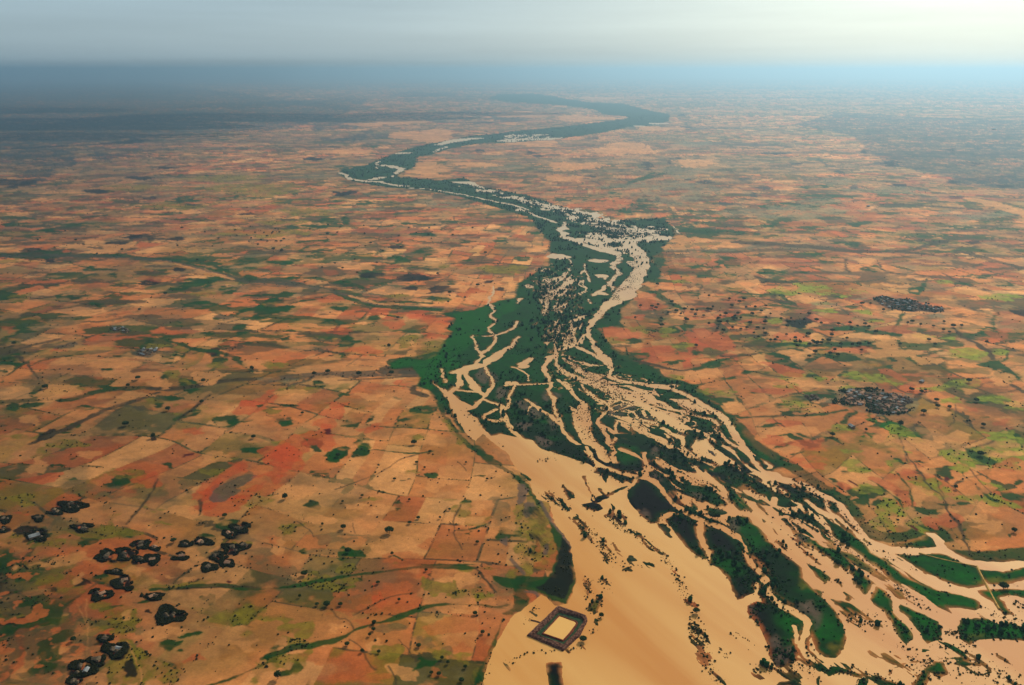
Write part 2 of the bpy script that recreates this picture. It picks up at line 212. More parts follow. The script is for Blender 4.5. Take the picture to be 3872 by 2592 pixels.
ISL = [
('B','p','C',"120,360 180,500 270,610 300,740 315,900 260,1030 180,1040 130,1000 90,965 30,940 -30,925 -70,940 -60,990 -100,1050 -170,1120 -230,1240 -300,1400 -330,1568 -420,1700 -1400,1700 -900,400 -300,-100 -160,20 -70,140 0,240 50,330"),
('G','p','C',"455,118 530,130 512,225 480,185"),('G','p','C',"560,195 610,225 660,210 700,188 620,165"),
('G','s','C',"370,180,22 390,240,24 430,300,20 445,350,30 480,330,40 520,305,18 600,262,14 650,245,12"),('G','s','C',"470,265,14 520,320,20"),
('G','p','C',"540,350 580,410 640,450 660,500 600,500 555,450"),('G','p','C',"350,370 440,350 500,385 470,410 380,395"),
('G','p','C',"690,215 760,195 860,255 905,340 960,370 1010,418 920,430 870,490 800,502 750,440 650,330 645,290"),
('G','p','C',"930,430 1010,430 1080,450 1125,490 1110,560 1150,620 1185,690 1180,740 1130,720 1050,650 980,560 915,480"),
('G','p','C',"1150,520 1290,532 1370,600 1430,690 1470,770 1560,870 1590,960 1610,1020 1520,970 1500,900 1490,950 1440,985 1385,1000 1350,930 1310,850 1250,790 1185,757 1220,690 1165,600"),
('G','p','C',"1455,1040 1510,1010 1620,1010 1690,1060 1780,1100 1835,1150 1815,1220 1790,1290 1805,1370 1720,1440 1640,1450 1590,1360 1560,1250 1510,1150 1448,1080"),
('G','p','C',"1310,475 1380,438 1450,450 1530,520 1600,610 1680,680 1760,745 1810,790 1812,850 1880,920 1960,990 2035,1065 2085,1150 2112,1250 2105,1330 2042,1390 1962,1380 1910,1330 1885,1270 1870,1180 1800,1065 1700,1010 1640,950 1600,850 1540,770 1480,710 1450,640 1390,570 1340,520"),
('G','s','C',"1840,1240,26 1830,1330,24 1890,1420,20 1950,1480,24 2010,1440,14"),
('G','p','C',"790,150 850,138 920,190 980,250 975,295 930,270 890,215 800,185"),('G','e','C',"1140,318,56,28,.5 1093,380,20,36,-.5 1240,422,66,28,.1 1010,150,14,5 905,535,60,24,.75 1035,215,50,14,.7 1370,220,44,20,.7 1210,325,46,14,.7 1575,402,50,20,.85 1562,475,22,8,.5 1655,540,52,24,.85 1690,640,54,14,.7 1590,300,40,44,.9 262,292,56,24,.85 680,725,28,20,.4"),
('G','p','C',"1130,80 1250,118 1240,135 1190,130 1165,160 1110,105"),('G','p','C',"820,0 980,-10 1095,120 1050,115 930,55 860,30"),('G','p','C',"600,55 640,60 690,108 650,110"),('G','p','C',"735,-20 800,10 860,70 800,90 750,40"),
('G','p','C',"1310,300 1380,312 1465,400 1400,410 1340,350"),('G','p','C',"1475,40 1530,50 1585,110 1560,150 1500,90"),('G','p','C',"1400,120 1440,130 1485,200 1505,272 1470,270 1440,230"),
('G','s','C',"1040,50,8 1150,75,12 1290,100,18 1400,110,10 1470,200,10 1540,230,12"),
('G','s','C',"300,-20,24 390,-10,40 480,90,22 580,125,24 690,150,20 740,170,10"),('G','s','C',"480,130,14 600,172,16 740,200,22 850,240,30 900,330,30 960,370,20"),
('G','s','C',"880,195,14 920,240,26 960,310,26 1010,360,20 1100,420,20 1180,470,14 1290,498,12"),('G','s','C',"1380,560,14 1440,620,16 1490,720,16 1560,800,16 1610,880,14 1640,970,16 1720,1030,16 1810,1070,14 1870,1120,14"),
('G','s','C',"455,140,40 560,165,44 650,190,50 740,215,44 800,225,50 870,260,66 905,310,80 930,350,84 980,390,80 1060,430,76 1130,470,70 1200,500,66 1290,535,66 1350,570,80 1400,620,90 1440,680,90 1460,740,84 1480,775,84 1530,825,84 1570,875,84 1590,930,80 1620,1000,90 1700,1060,90 1790,1100,84 1850,1140,74 1852,1200,74 1825,1280,70 1830,1340,60 1880,1400,50 1950,1450,50"),
('G','s','R',"490,425,20 600,440,46 680,500,44 735,555,24"),('G','s','R',"745,545,14 790,570,30 835,592,14"),('G','s','R',"800,535,10 880,565,22 940,620,22 965,650,10"),('G','s','R',"900,445,14 1000,520,26 1090,592,14"),('G','s','R',"870,530,8 950,560,12 1060,612,14 1140,662,14 1190,722,12"),
('G','s','R',"965,640,14 1020,700,32 1085,765,18"),('G','s','R',"1130,740,12 1165,770,28 1205,805,12"),('G','s','R',"1175,640,20 1210,690,34 1195,740,24"),('G','s','R',"1190,640,20 1300,690,50 1400,762,44 1465,805,12"),('G','s','R',"1220,782,10 1330,804,14 1440,862,14"),
('G','s','R',"1250,812,16 1330,872,44 1400,930,30"),('G','s','R',"1270,800,12 1380,862,20"),('G','s','R',"1380,920,24 1480,975,46 1565,1045,20"),('G','s','R',"1195,830,10 1218,858,26 1245,885,10"),('G','s','R',"1210,910,6 1240,930,14 1275,955,6"),('G','s','R',"1390,740,8 1470,790,10 1560,880,12 1600,930,10"),
('G','s','R',"1480,1000,8 1560,1040,12 1660,1110,10"),('G','s','R',"1480,870,10 1620,960,14 1740,1060,12"),('G','s','R',"640,440,10 760,520,22 840,560,14"),('G','s','R',"540,470,10 620,540,20 700,590,22 740,610,8"),('G','s','R',"1350,640,8 1480,720,12 1560,800,10"),
('G','e','C',"130,310,30,14,.9 230,370,55,14,.9 150,300,26,12,.9 520,660,30,10,.8 575,655,34,12,.9 660,800,30,14,.2 870,680,40,12,.6 400,930,10,60,.25 440,1040,38,60,.5 385,560,60,20,.9 310,460,26,12,.2 350,510,60,14,.7"),
# right fan
('G','p','N',"640,1240 740,1215 880,1222 925,1300 905,1420 915,1568 930,1900 690,1900 690,1500 640,1360"),
('G','p','D',"60,215 150,228 260,340 330,370 440,440 300,400 240,380 150,310 130,290 60,232"),('G','p','D',"-10,270 30,290 42,360 -10,345"),('G','p','D',"75,270 130,320 200,375 130,392 70,372 58,300"),
('G','p','D',"150,215 250,265 340,330 380,350 395,400 440,440 330,395 250,330 190,265"),('G','p','D',"390,335 440,350 495,415 492,442 430,412 395,362"),
('G','s','D',"250,265,10 330,310,14 380,345,10"),('G','s','D',"490,430,12 560,500,14 615,560,12"),
('G','e','D',"18,430,26,14,.6 78,532,50,26,.75 350,828,85,28,.7 490,890,34,10,.8 545,980,34,14,.8 130,645,44,10,.8 345,950,34,18,.8 1045,1340,26,12"),
('G','p','D',"105,400 200,415 255,472 200,460"),('G','p','D',"250,455 330,480 345,530 290,500"),('G','p','D',"105,458 140,470 200,520 330,590 300,650 200,600 130,500"),
('G','p','D',"330,608 420,650 500,700 580,790 530,822 440,740 340,680 310,630"),
('G','p','D',"428,513 500,540 640,620 700,690 790,740 900,830 1000,880 1130,930 1280,960 1400,1010 1422,1050 1380,1075 1290,1060 1200,1050 1235,1092 1140,1050 1180,1100 1100,1060 1000,990 930,940 830,880 760,810 620,700 480,610 440,570"),
('G','p','D',"835,638 1000,610 1085,590 1130,650 1000,655"),('G','p','D',"845,690 1000,700 1100,688 1200,700 1350,770 1400,790 1440,870 1462,910 1340,925 1180,880 1050,820 960,760"),
('G','p','D',"1400,800 1560,810 1709,783 2300,700 2300,870 1709,872 1560,905 1470,905"),('G','p','D',"1392,940 1470,933 1709,928 2300,900 2300,990 1709,992 1580,1000 1600,1060 1650,1105 1570,1100 1520,1030 1430,980"),
('G','p','D',"1290,1140 1330,1130 1480,1133 1540,1160 1600,1150 1709,1175 2300,1200 2300,1290 1709,1272 1500,1260 1420,1262 1340,1305 1290,1255 1272,1190"),
('G','p','D',"570,788 640,820 700,880 718,912 670,970 640,960 590,880 560,830"),('G','p','D',"720,903 790,940 830,1010 845,1060 900,1120 970,1220 970,1275 920,1302 880,1250 820,1150 780,1080 720,1040 688,1000 700,950"),
('G','p','D',"872,1018 1000,1080 1140,1145 1165,1200 1150,1262 1060,1300 1020,1250 980,1180 900,1090 868,1060"),
('G','p','D',"960,1568 1000,1500 1060,1450 1110,1410 1170,1420 1205,1490 1150,1520 1090,1490 1060,1560 1100,1640 940,1640"),('G','e','D',"1340,1425,70,14,.1 350,1540,18,50 150,1560,80,30"),
('G','p','D',"375,1435 450,1440 530,1470 640,1500 630,1530 480,1490 400,1510"),('G','p','D',"580,1600 620,1530 670,1510 670,1600"),
('G','s','D',"780,1540,14 850,1568,20 1000,1640,20"),('G','s','D',"1200,1400,6 1290,1395,8 1400,1400,10 1490,1465,12 1440,1510,8"),('G','s','D',"810,1500,5 830,1460,6 900,1425,6 1000,1410,6"),
('W','s','C',"1130,490,40 1122,550,36 1160,620,30 1190,670,26"),('W','s','C',"1215,680,10 1180,750,18"),('W','s','C',"880,480,20 900,450,34 950,430,20 1000,428,10"),('W','s','C',"1300,470,20 1340,445,14 1400,436,10"),
('W','s','C',"1510,890,22 1515,950,22 1450,990,30"),('W','s','C',"1765,1180,18 1780,1230,22 1790,1290,16"),
('W','s','C',"370,-20,20 420,50,20 455,100,24 560,140,22 650,168,20 740,183,24 800,198,24 870,238,26 905,290,24 930,340,24 980,378,26 1060,425,26 1130,465,26 1200,492,28 1290,522,28 1350,555,30 1400,605,30 1440,665,30 1460,725,28 1480,765,28 1530,815,30 1570,865,32 1590,920,32 1620,990,32 1700,1050,34 1790,1090,36 1850,1140,36 1852,1200,36 1820,1270,30 1830,1340,34 1880,1400,30 1950,1450,34"),
('W','s','C',"455,105,16 390,170,16 385,215,14 430,290,14 440,340,12"),('W','s','C',"725,190,20 690,240,20 600,290,18 530,330,16"),('W','s','C',"530,345,14 575,370,20 570,420,18 620,480,24"),
('W','s','C',"760,20,22 790,100,26 770,170,30"),('W','s','C',"1040,-10,18 1040,40,18 1130,60,14"),('W','s','C',"1445,-10,18 1470,50,16 1560,150,26 1640,175,50 1610,220,24 1630,290,28 1640,370,36"),
('W','s','D',"85,262,8 130,295,10 150,330,14"),('W','s','D',"260,342,16 330,395,22 440,450,26"),('W','s','D',"385,340,14 395,385,14 430,415,14"),('W','s','D',"565,790,24 530,830,20"),('W','s','D',"720,905,16 670,975,18"),
('W','s','D',"880,1015,22 850,1050,30 870,1100,26 940,1170,24 1000,1240,28 1010,1300,30"),('W','s','D',"900,905,10 990,960,26 1080,1030,26 1170,1095,16"),
('W','s','D',"140,470,8 200,540,8 210,560,6"),('W','s','D',"230,560,6 300,600,8 340,600,8"),('W','s','D',"1580,1000,20 1650,1010,40 1760,1060,70"),
('W','s','D',"370,1440,24 470,1425,22 540,1460,14"),('W','s','D',"375,1460,24 370,1568,30"),
('W','s','D',"-60,860,12 0,900,14"),('W','s','D',"60,185,14 180,208,13 300,268,14 400,312,16 480,368,20 560,442,24 620,540,26 660,600,26 740,650,22 835,668,20"),
('W','s','R',"1200,640,14 1195,700,18 1210,760,24"),('W','s','R',"1215,770,14 1330,785,14 1440,840,18"),('W','s','R',"1250,795,12 1350,850,16 1440,930,26"),('W','s','R',"1110,660,22 1180,760,40 1230,860,44 1300,960,50"),('W','s','R',"880,510,14 1000,580,20 1100,640,22 1180,700,20"),
]
# patches of crop, bare soil, mud, groves and painted cloud shade on the land
LAND = [
('g','e','E',"40,470,90,34 100,500,80,26 480,475,120,22,-.05 640,525,50,18 740,335,42,22 590,295,40,14 1250,400,110,28,-.2 1380,370,80,18,-.1 1280,525,84,34 1510,440,70,28 1690,465,90,24 1750,510,110,26 1640,585,150,34,-.1 1850,560,120,24 440,870,60,26 520,886,60,24 850,830,80,34 780,875,64,14 960,768,64,18 700,962,36,12 1110,742,40,16 1480,780,56,24,-.3 1160,820,34,22 1240,850,80,18 1100,895,34,34 1090,1010,40,34 1240,1050,60,40 1300,1100,40,36 616,1035,26,52 80,905,60,44 10,1000,30,40 270,1110,40,40 400,1160,60,10 60,1215,50,40 540,1213,64,14 450,1350,76,24,-.2 1050,1190,50,36 1250,1250,64,22,-.4 1130,1155,100,16 1500,1290,60,30 1590,1290,70,22 1660,1480,90,30 1880,1270,34,50 1330,245,50,18 1450,290,90,16 1640,355,60,26 1830,250,60,20 1640,240,60,16 1500,540,50,20 1400,115,110,16 320,45,60,18 210,1190,60,12 1870,755,60,18 1590,700,50,30 1380,720,50,20 1440,890,50,36 1220,660,100,14"),
('l','e','E',"130,490,60,30 290,1520,70,30 440,1450,120,20 420,1080,110,24 1170,1010,80,30,.3 1000,1170,80,20 1160,1200,40,40 300,1490,60,20 700,1530,50,20 1860,930,90,20 1200,820,50,20 1020,800,50,14 1450,930,60,34 1330,460,110,12 1800,1230,80,18 130,1400,120,12 1500,1540,90,16"),
('k','e','E',"240,195,90,34 330,215,60,26 960,85,110,14 1130,92,80,12 770,125,56,10 760,205,80,12 980,385,56,18 1170,300,40,16 1660,960,20,16 1010,1405,24,14 300,1400,70,16,-.5 1400,840,30,22"),
('x','e','E',"965,845,62,22,-.12 780,690,60,16,.2 1230,692,34,10 1480,610,56,10 450,805,70,16,-.2"),
('g','s','E',"-40,1175,20 150,1165,16 300,1150,16 450,1160,20 560,1130,18 650,1095,22 850,1080,18 1000,1078,14"),('b','s','E',"1040,1110,14 950,1150,14 780,1190,16 650,1240,16 520,1310,22 380,1370,24 200,1450,14"),
('b','s','E',"1000,1080,16 1150,1085,22 1350,1060,22 1500,1030,22 1700,1015,18"),('g','s','E',"210,930,6 300,885,10 450,868,14"),('b','s','E',"120,870,20 180,915,14 230,980,10 260,1040,8"),
('g','s','E',"1110,765,8 1200,800,16 1300,830,22 1430,840,16 1550,880,22 1620,930,26 1660,975,20"),('b','s','E',"10,870,6 200,800,8 380,760,10"),('b','s','E',"1180,1290,8 1260,1230,16 1380,1120,14"),
('b','e','E',"350,1000,90,40 700,1260,60,40 250,1030,60,60 1000,640,120,24 400,640,90,30 820,560,90,18"),
('r','e','E',"640,400,110,30 850,420,90,20 1060,350,140,26 1880,1520,80,50 1640,1180,60,20 1700,1180,130,50,-.5 180,270,70,22 60,690,80,30 1250,1370,90,22 420,830,60,14"),
('t','e','E',"760,920,150,28 850,1010,190,40,-.05 1080,1050,60,30 1360,1000,100,40,-.1 1700,930,90,40 800,150,120,14 650,185,90,12 110,570,90,20,-.2 390,1110,110,40,-.15 200,1290,90,40 880,1130,120,26 460,900,150,24 1010,1040,70,26 1350,790,60,20"),
('g','e','F',"330,180,110,22 60,250,110,20 400,105,60,12 1050,60,70,20 1010,190,100,26,-.25 1545,105,44,24 1090,290,110,16,-.1 280,120,60,14 610,188,80,12 500,555,48,16 400,650,76,16,-.15 730,632,40,28 720,745,50,18 540,780,60,50 480,860,70,26,.2 150,760,70,12,.2 640,770,90,16 950,756,50,16 60,475,100,34 100,550,130,26 270,500,90,16,-.2 1240,380,56,14 520,380,80,26,.2 940,548,80,20 700,355,60,22 170,700,30,8 520,1110,70,24 360,1050,40,20 100,1280,70,40,.3 600,1300,120,50,-.35 640,1438,40,18 990,1400,60,16 940,1328,34,14 640,1510,64,30 480,1510,70,26,-.4 330,1440,60,50,-.3 940,1285,60,18,-.2 1060,1220,90,18,-.1 130,1200,130,14 880,240,60,30 190,355,60,14 1700,225,50,12 570,15,60,10 1340,115,60,12 1150,490,80,20 1330,240,70,12"),
('l','e','F',"1500,300,240,30,.06 1620,310,160,24 90,930,120,26,.05 1090,800,90,44 1060,870,80,20 950,770,60,40 330,1390,50,24 1000,1410,30,16 860,485,120,14 1170,490,50,20 640,1500,60,24 220,1090,130,22 640,1210,50,24 1280,1420,30,60 110,1440,60,8"),
('t','e','F',"1500,400,170,40,-.06 1400,480,170,24 1560,540,50,40,-.5 700,1130,150,34 640,285,120,20 980,840,30,60 180,1110,90,16 250,960,120,40 400,880,120,24 1130,1090,50,34,.3 620,1230,180,20 430,1000,40,10 1200,470,80,14 1080,1430,90,40"),
('r','e','F',"470,700,130,30 720,570,120,20 400,490,150,26 640,830,150,30 1320,290,90,18 960,590,110,16 1180,640,60,20 430,1290,90,60,-.6 380,1400,90,70,-.6 150,1480,150,50,-.3 700,1340,130,24,-.25 500,1180,90,20 300,280,90,18 430,320,56,26 840,660,70,26 920,1060,50,30 60,290,60,16 1040,610,80,14 1120,735,70,20"),
('k','e','F',"700,335,80,22 980,350,110,24 1170,430,90,22 960,425,50,10 1480,380,56,8,-.15 1550,430,22,12 870,150,40,10 1070,355,40,16 420,865,30,8"),
('b','s','F',"300,705,6 340,760,5 420,790,5"),('b','s','F',"0,705,4 300,708,5 800,712,5"),('b','s','F',"820,960,50 980,965,50"),('b','s','F',"990,1060,30 960,1100,30 1050,1130,30"),('b','s','F',"730,90,6 760,180,6 780,260,5"),
('g','s','F',"1140,860,50 1000,900,60 880,905,50"),('g','s','F',"1140,1180,30 1200,1290,30 1300,1420,30 1440,1520,26"),('l','s','F',"1150,1250,26 1220,1350,26 1330,1450,30"),
# lower left
('g','e','A',"1700,10,60,20 1110,110,50,30 800,210,60,40,-.5 740,240,60,20 400,110,60,12 450,225,44,16 480,60,40,16 580,620,80,40,-.2 960,660,80,40 840,570,40,30 1560,530,80,50 1350,600,110,24 1380,1000,60,36 1140,1310,44,44 1200,1345,34,12 90,1060,100,50,-.5 300,1130,120,30,-.5 250,590,90,40,-.5 1300,1220,80,16,-.2 1820,1330,26,22 1440,170,40,16 360,120,30,20 30,220,60,20 110,740,26,60 1510,780,40,30 670,860,60,40 830,1040,200,20,-.2 1560,1150,20,20"),
('l','e','A',"750,460,110,60,-.3 350,630,110,36,-.15 260,840,170,26,-.18 750,1060,160,60 1480,1120,190,70 1700,1080,130,60 330,880,90,40 1050,490,90,26 860,160,130,40 1580,640,100,40 1700,340,110,30 1650,1230,120,40,-.2 900,1120,60,60 650,1160,110,50 1430,160,90,40 1140,910,260,20,-.13 600,320,120,30 1080,1490,110,60 480,950,120,40 130,330,120,40 1000,410,60,30 950,1400,60,60 1730,1450,90,60 1900,540,60,60"),
('b','e','A',"250,1240,110,70,-.8 300,1500,200,60 60,1300,60,80 500,1290,120,60 1240,240,60,40 740,300,90,40 600,350,120,26 400,740,60,20 1700,700,120,60 1080,330,120,50 1850,840,120,70"),
('r','e','A',"1420,250,50,90,.7 1480,380,160,40,-.2 1380,330,60,50 1700,260,160,30,-.4 1840,160,90,50,-.2 1600,110,90,40 1900,60,60,60 430,1200,110,60,-.7 300,1330,120,40,-.8 140,1280,50,110,.4 60,1440,80,30,-.6 100,430,90,16 1300,1400,150,50,-.12 230,200,140,24,-.15 1010,200,90,60 440,1240,60,50 860,280,60,20"),
('l','e','A',"130,620,150,60 300,900,300,60 900,1450,200,100 250,1100,260,80 820,1150,120,120 700,560,300,40"),('b','e','A',"150,1350,220,160 420,500,240,60 60,900,60,200 560,1150,160,70 650,300,260,60"),
('k','e','A',"60,640,40,50 20,820,24,70 90,980,60,26 180,1000,60,26 60,1180,80,36 350,930,50,24 650,650,40,16 560,880,50,30 980,1090,50,16 860,1480,40,50 1290,870,40,12 470,820,30,16 200,540,60,24"),
('m','e','A',"1540,250,150,40,-.55"),('b','e','A',"1560,230,120,44,-.55"),
('t','e','A',"420,740,240,40,-.17 1200,420,100,34 1270,750,110,70 1000,500,50,40 1450,660,60,16,-.45 920,810,80,36,-.1 1150,860,120,30,-.1 230,960,150,20,-.25 1600,1300,200,90,.1 1300,1080,60,12 1280,1120,30,26 1440,60,110,44 250,120,80,50,-.5 850,1100,50,40,-.7 1100,1210,180,40,-.1 540,830,60,40,-.7 380,1100,60,14 1850,620,60,70 600,40,90,30"),
('g','s','A',"1000,940,14 1180,925,16 1320,905,20 1450,900,24 1600,930,20 1740,938,14 1934,925,12"),('b','s','A',"1180,930,8 1350,915,8 1550,915,8 1700,925,8"),
('b','s','A',"840,500,10 920,400,12 990,320,12 1040,200,10"),('b','s','A',"1330,440,10 1340,340,24"),('b','s','A',"60,760,34 20,900,40 -20,1000,40"),('g','s','A',"1934,1330,10 1750,1440,16 1560,1520,12 1400,1568,10"),
('l','s','A',"870,1270,20 900,1370,22 950,1568,26"),('t','s','A',"855,1270,6 900,1400,7 950,1568,8"),('t','s','A',"575,1000,4 585,1200,4 582,1400,4"),('t','s','A',"510,1030,6 560,1100,5 580,1200,4"),
('r','s','A',"1360,340,20 1400,270,40 1480,190,44 1600,120,50"),('r','s','A',"60,1480,30 130,1420,30 150,1300,20 110,1230,24 200,1180,20 300,1160,10"),
# lower middle
('r','e','B',"60,30,90,60 100,130,160,50,-.3 60,200,80,50 720,930,40,70 760,1000,40,60"),
('t','e','B',"750,90,150,50,-.2 1140,240,150,70,-.05 1400,410,80,50 1380,470,120,30 340,480,120,26 240,290,50,40 800,400,90,30 350,380,20,10 480,1180,100,46,-.15 740,1320,70,60,-.3 960,1500,110,50,.4 1340,1080,100,22,-.15 880,640,120,60 1320,880,80,40,-.3 90,430,90,26 1000,680,100,40 780,700,100,20,-.1 1180,900,60,40 260,850,70,24 600,380,90,20 1130,470,60,34"),
('o','e','B',"870,930,130,70,-.05 700,1060,150,40,-.2 550,1090,110,50 1300,1180,190,70,-.1 1320,1320,90,50 640,1150,110,40 450,1100,60,50 350,1390,100,40 300,620,150,40 1130,640,60,40 1000,740,300,30 560,960,120,40 620,1530,200,30 60,600,90,40 1150,1500,70,40 1000,1000,60,40"),
('b','e','B',"1600,970,90,110 1620,880,80,60 1420,950,60,40 720,590,60,20 700,270,60,24 480,600,130,34 400,690,90,26 1230,1350,40,60 540,1000,60,60 1050,1300,80,40 800,1200,100,24 1560,420,60,80 100,900,160,40 1080,1090,100,30"),
('g','e','B',"320,375,46,30 900,380,44,40 1110,170,36,16 640,20,50,20 490,40,60,26,-.4 340,160,60,10 620,695,56,16 535,690,36,36 1070,1410,90,50,-.1 60,1330,30,20 420,930,80,20 640,870,34,34 1350,560,50,16 1610,560,50,40 1690,560,30,30 960,205,40,10,-.2 1430,180,30,8 880,1170,34,18 250,680,20,10 1800,640,30,20 1340,350,30,7 500,920,100,20 200,1460,90,24,-.3 1740,770,40,24 30,1380,40,40"),
('l','e','B',"1330,400,60,40 210,500,70,16 740,340,90,14 1150,330,110,14 500,900,150,40,-.1 1140,930,120,60,.2 1330,970,160,34,-.1 230,1200,160,70,-.1 180,1420,120,50 820,1350,120,60,-.1 1330,1400,80,60 100,1120,110,40 1440,990,50,40 340,850,60,26 560,800,60,20 900,760,60,12 600,1450,90,30,-.15 1190,1370,60,30 980,160,60,10,-.2 1450,800,150,12 1680,850,60,60"),
('g','s','B',"-20,930,12 150,925,12 300,890,14 450,860,16 600,840,14 800,815,18 950,795,24 1100,775,40 1300,790,26 1420,795,14"),('g','s','B',"860,715,8 950,750,12 1050,770,22 1250,770,10 1400,772,6"),('b','s','B',"1400,800,14 1470,880,16 1530,950,14"),
('g','s','B',"-20,1400,20 100,1350,26 200,1320,30 350,1300,22 500,1270,22 600,1210,14 700,1180,12 800,1150,12 900,1120,26 1000,1080,24 1100,1040,16 1250,1040,14 1400,1040,14 1550,1060,20 1620,1040,30"),
('b','s','B',"440,1060,6 480,1135,8 540,1130,8 600,1210,8"),('b','s','B',"560,1270,8 630,1310,7 690,1440,8 740,1470,8"),('b','s','B',"580,1110,6 700,1060,7 800,1000,7 900,970,5 990,965,4"),('b','s','B',"900,1270,5 980,1390,6"),('b','s','B',"830,1450,9 880,1530,9 880,1568,8"),
('b','s','B',"1300,370,8 1260,460,9 1250,540,9 1270,600,7 1320,665,5"),('g','s','B',"1250,540,7 1380,540,6 1480,500,6"),('b','s','B',"220,480,6 280,520,7 330,590,6"),('b','s','B',"590,490,4 600,560,5"),('b','s','B',"470,270,6 640,210,6 820,130,6 900,60,5 1080,20,6"),('b','s','B',"1290,90,5 1340,145,5"),
('g','s','B',"670,5,5 800,12,8 1000,35,9 1130,15,8"),('g','s','B',"1410,-10,50 1480,70,44 1560,110,36 1640,170,30 1730,240,24 1790,310,20 1830,400,30 1880,470,30"),
('t','e','B',"1780,480,60,80 1850,620,50,80 1780,740,70,60"),('l','e','B',"1780,480,70,90 1850,600,60,90 1780,720,80,90 1700,420,30,60 1900,680,60,60 1590,1180,40,60 1540,1300,30,90 1420,1480,40,80"),
('g','s','B',"1700,860,60 1700,960,80 1720,1010,90 1660,1090,40 1600,1100,20"),('g','s','B',"1700,880,50 1850,890,70 1934,900,80"),('g','s','B',"1590,1140,16 1560,1200,26 1520,1330,30 1470,1430,28 1420,1568,40"),
('m','s','B',"1640,740,24 1690,790,26 1720,840,16"),('m','s','B',"1880,640,30 1870,700,30"),('m','e','B',"1700,300,24,60 1750,400,20,50 1600,620,14,40"),
('g','p','C',"140,480 230,540 290,640 305,740 318,900 250,1030 160,1010 100,960 -60,930 -200,900 -260,840 0,880 120,870 170,780 200,690 170,590"),('k','p','C',"230,560 290,660 300,880 240,1000 160,980 60,920 120,890 190,780 210,690"),
('m','s','C',"60,340,16 120,440,24 200,530,26 280,630,24 315,720,26 320,830,22 350,950,30"),('m','s','N',"330,150,20 450,160,50 540,200,50 560,280,60 450,400,60 330,500,50 170,620,40 80,730,30"),('m','s','N',"960,420,60 1100,340,60 1150,200,50"),
# islands: mud flats and olive scrub
('m','e','C',"850,30,60,30,.7 760,450,60,46,.6 880,545,40,24 850,190,40,24,.4 1130,318,50,24,.5 1280,410,30,16 1370,500,50,40,.9 1660,1400,60,40 1480,1060,20,60,-.3 1210,20,50,16,.7 1790,600,60,20 690,725,26,16 230,70,60,30,.6 330,130,50,16 1620,1290,60,40 1810,1060,60,30 1840,1100,60,30"),
('m','e','F',"1460,1000,70,50,.5 1560,1110,40,40 1720,1200,80,40,.3 1880,1130,60,30 1830,1440,60,40 1700,1330,60,26"),('m','e','G',"640,1200,70,30 750,1280,60,40 560,1250,60,20 40,1240,60,40,.5 1200,1500,30,12,.6 160,1300,40,50 1000,1380,40,20"),
('m','e','D',"290,1060,60,40,.6 330,1130,30,60 150,1340,40,20 440,440,40,16,.7"),
('l','e','C',"1260,240,50,40,.6 1840,880,50,60,-.5 430,1050,30,60,.4 560,700,40,50"),('l','e','D',"260,830,30,60,-.5 400,900,70,30,.8 480,1330,70,50 410,970,60,20,.8 1460,900,90,20 1400,1250,60,20 1520,880,90,26"),
('v','p','F',"1540,500 1400,560 1250,590 1260,640 1210,690 1260,710 1180,780 1140,860 1080,900 1160,1000 1280,880 1400,740 1500,700 1560,600 1660,560 1640,500"),
# right bank and right fields
('g','s','G',"700,400,40 800,440,44 900,500,30 1000,560,20"),('g','s','G',"840,150,60 870,240,60 800,330,70 830,380,60"),('g','s','G',"430,690,30 470,790,70 540,830,60 640,880,60 760,940,80 850,1020,60 1000,1060,50 1150,1130,60 1220,1180,60 1300,1250,50 1400,1350,60 1500,1470,60 1640,1568,70"),
('g','p','G',"580,510 600,640 640,680 500,690 450,670 500,600"),
('g','s','D',"-100,-30,70 40,60,70 150,110,50 300,200,60 400,290,60 480,330,60 600,450,60 660,530,60 760,590,50 900,590,40 1050,530,50 1150,545,40 1230,640,40 1340,715,34 1500,720,50 1709,700,56 2300,640,70"),
('g','e','D',"700,290,80,40 560,300,60,30 440,270,60,60 1180,150,90,50,.2 920,310,50,40 1090,380,120,50,.1 1300,355,100,18,-.15 1240,450,14,50,-.4 1320,580,12,70,-.2 1460,130,60,70,-.5 1010,85,60,16,.2 880,75,40,20,.6 690,125,40,14 1700,330,110,60 1680,210,60,40,.3 520,180,20,30,-.5 875,180,20,8 1530,720,120,24 1630,580,30,20 760,360,60,20 600,420,70,60,.7 620,340,60,30 830,25,30,8 1020,190,60,14,.8"),
('l','e','D',"620,110,80,34 820,100,60,50 1280,120,80,40 1420,60,110,40 1060,240,110,50,.4 830,400,90,44 1530,350,150,40,.4 1620,110,110,40 1140,300,60,60 1480,240,110,30,.3 660,270,90,30 900,430,40,30 770,500,80,50 1600,30,110,40 1010,500,60,40 1350,320,120,24 600,20,90,16 960,20,60,20"),
('t','e','D',"520,220,40,24 870,470,60,26,.1 1480,400,110,30,.3 1500,520,120,60 900,130,90,26 1200,410,60,14 1560,30,90,20 1330,190,100,50 1080,140,60,20 1350,640,160,30 1400,470,80,30 600,190,110,20 1020,310,60,60"),
('r','e','D',"300,110,80,20 200,80,60,20 700,30,60,10 500,250,50,20,.3 920,65,40,22 1620,120,70,40 920,370,44,20 1180,480,120,50 840,260,130,24,.4 770,90,40,10 930,160,70,16"),
('b','s','D',"920,20,7 1000,140,9 1080,260,8 1140,300,6 1200,400,9 1240,460,14 1290,530,16 1320,640,10 1350,710,8"),('b','s','D',"1120,180,4 1160,330,5 1200,400,5"),('g','s','D',"860,160,5 960,260,5 970,390,5"),('g','s','D',"700,210,4 860,330,7 920,420,8 1000,500,8 1080,540,12"),
('g','s','D',"1300,150,4 1310,180,6 1420,280,8 1520,350,10"),('b','s','D',"1340,130,4 1480,290,5"),
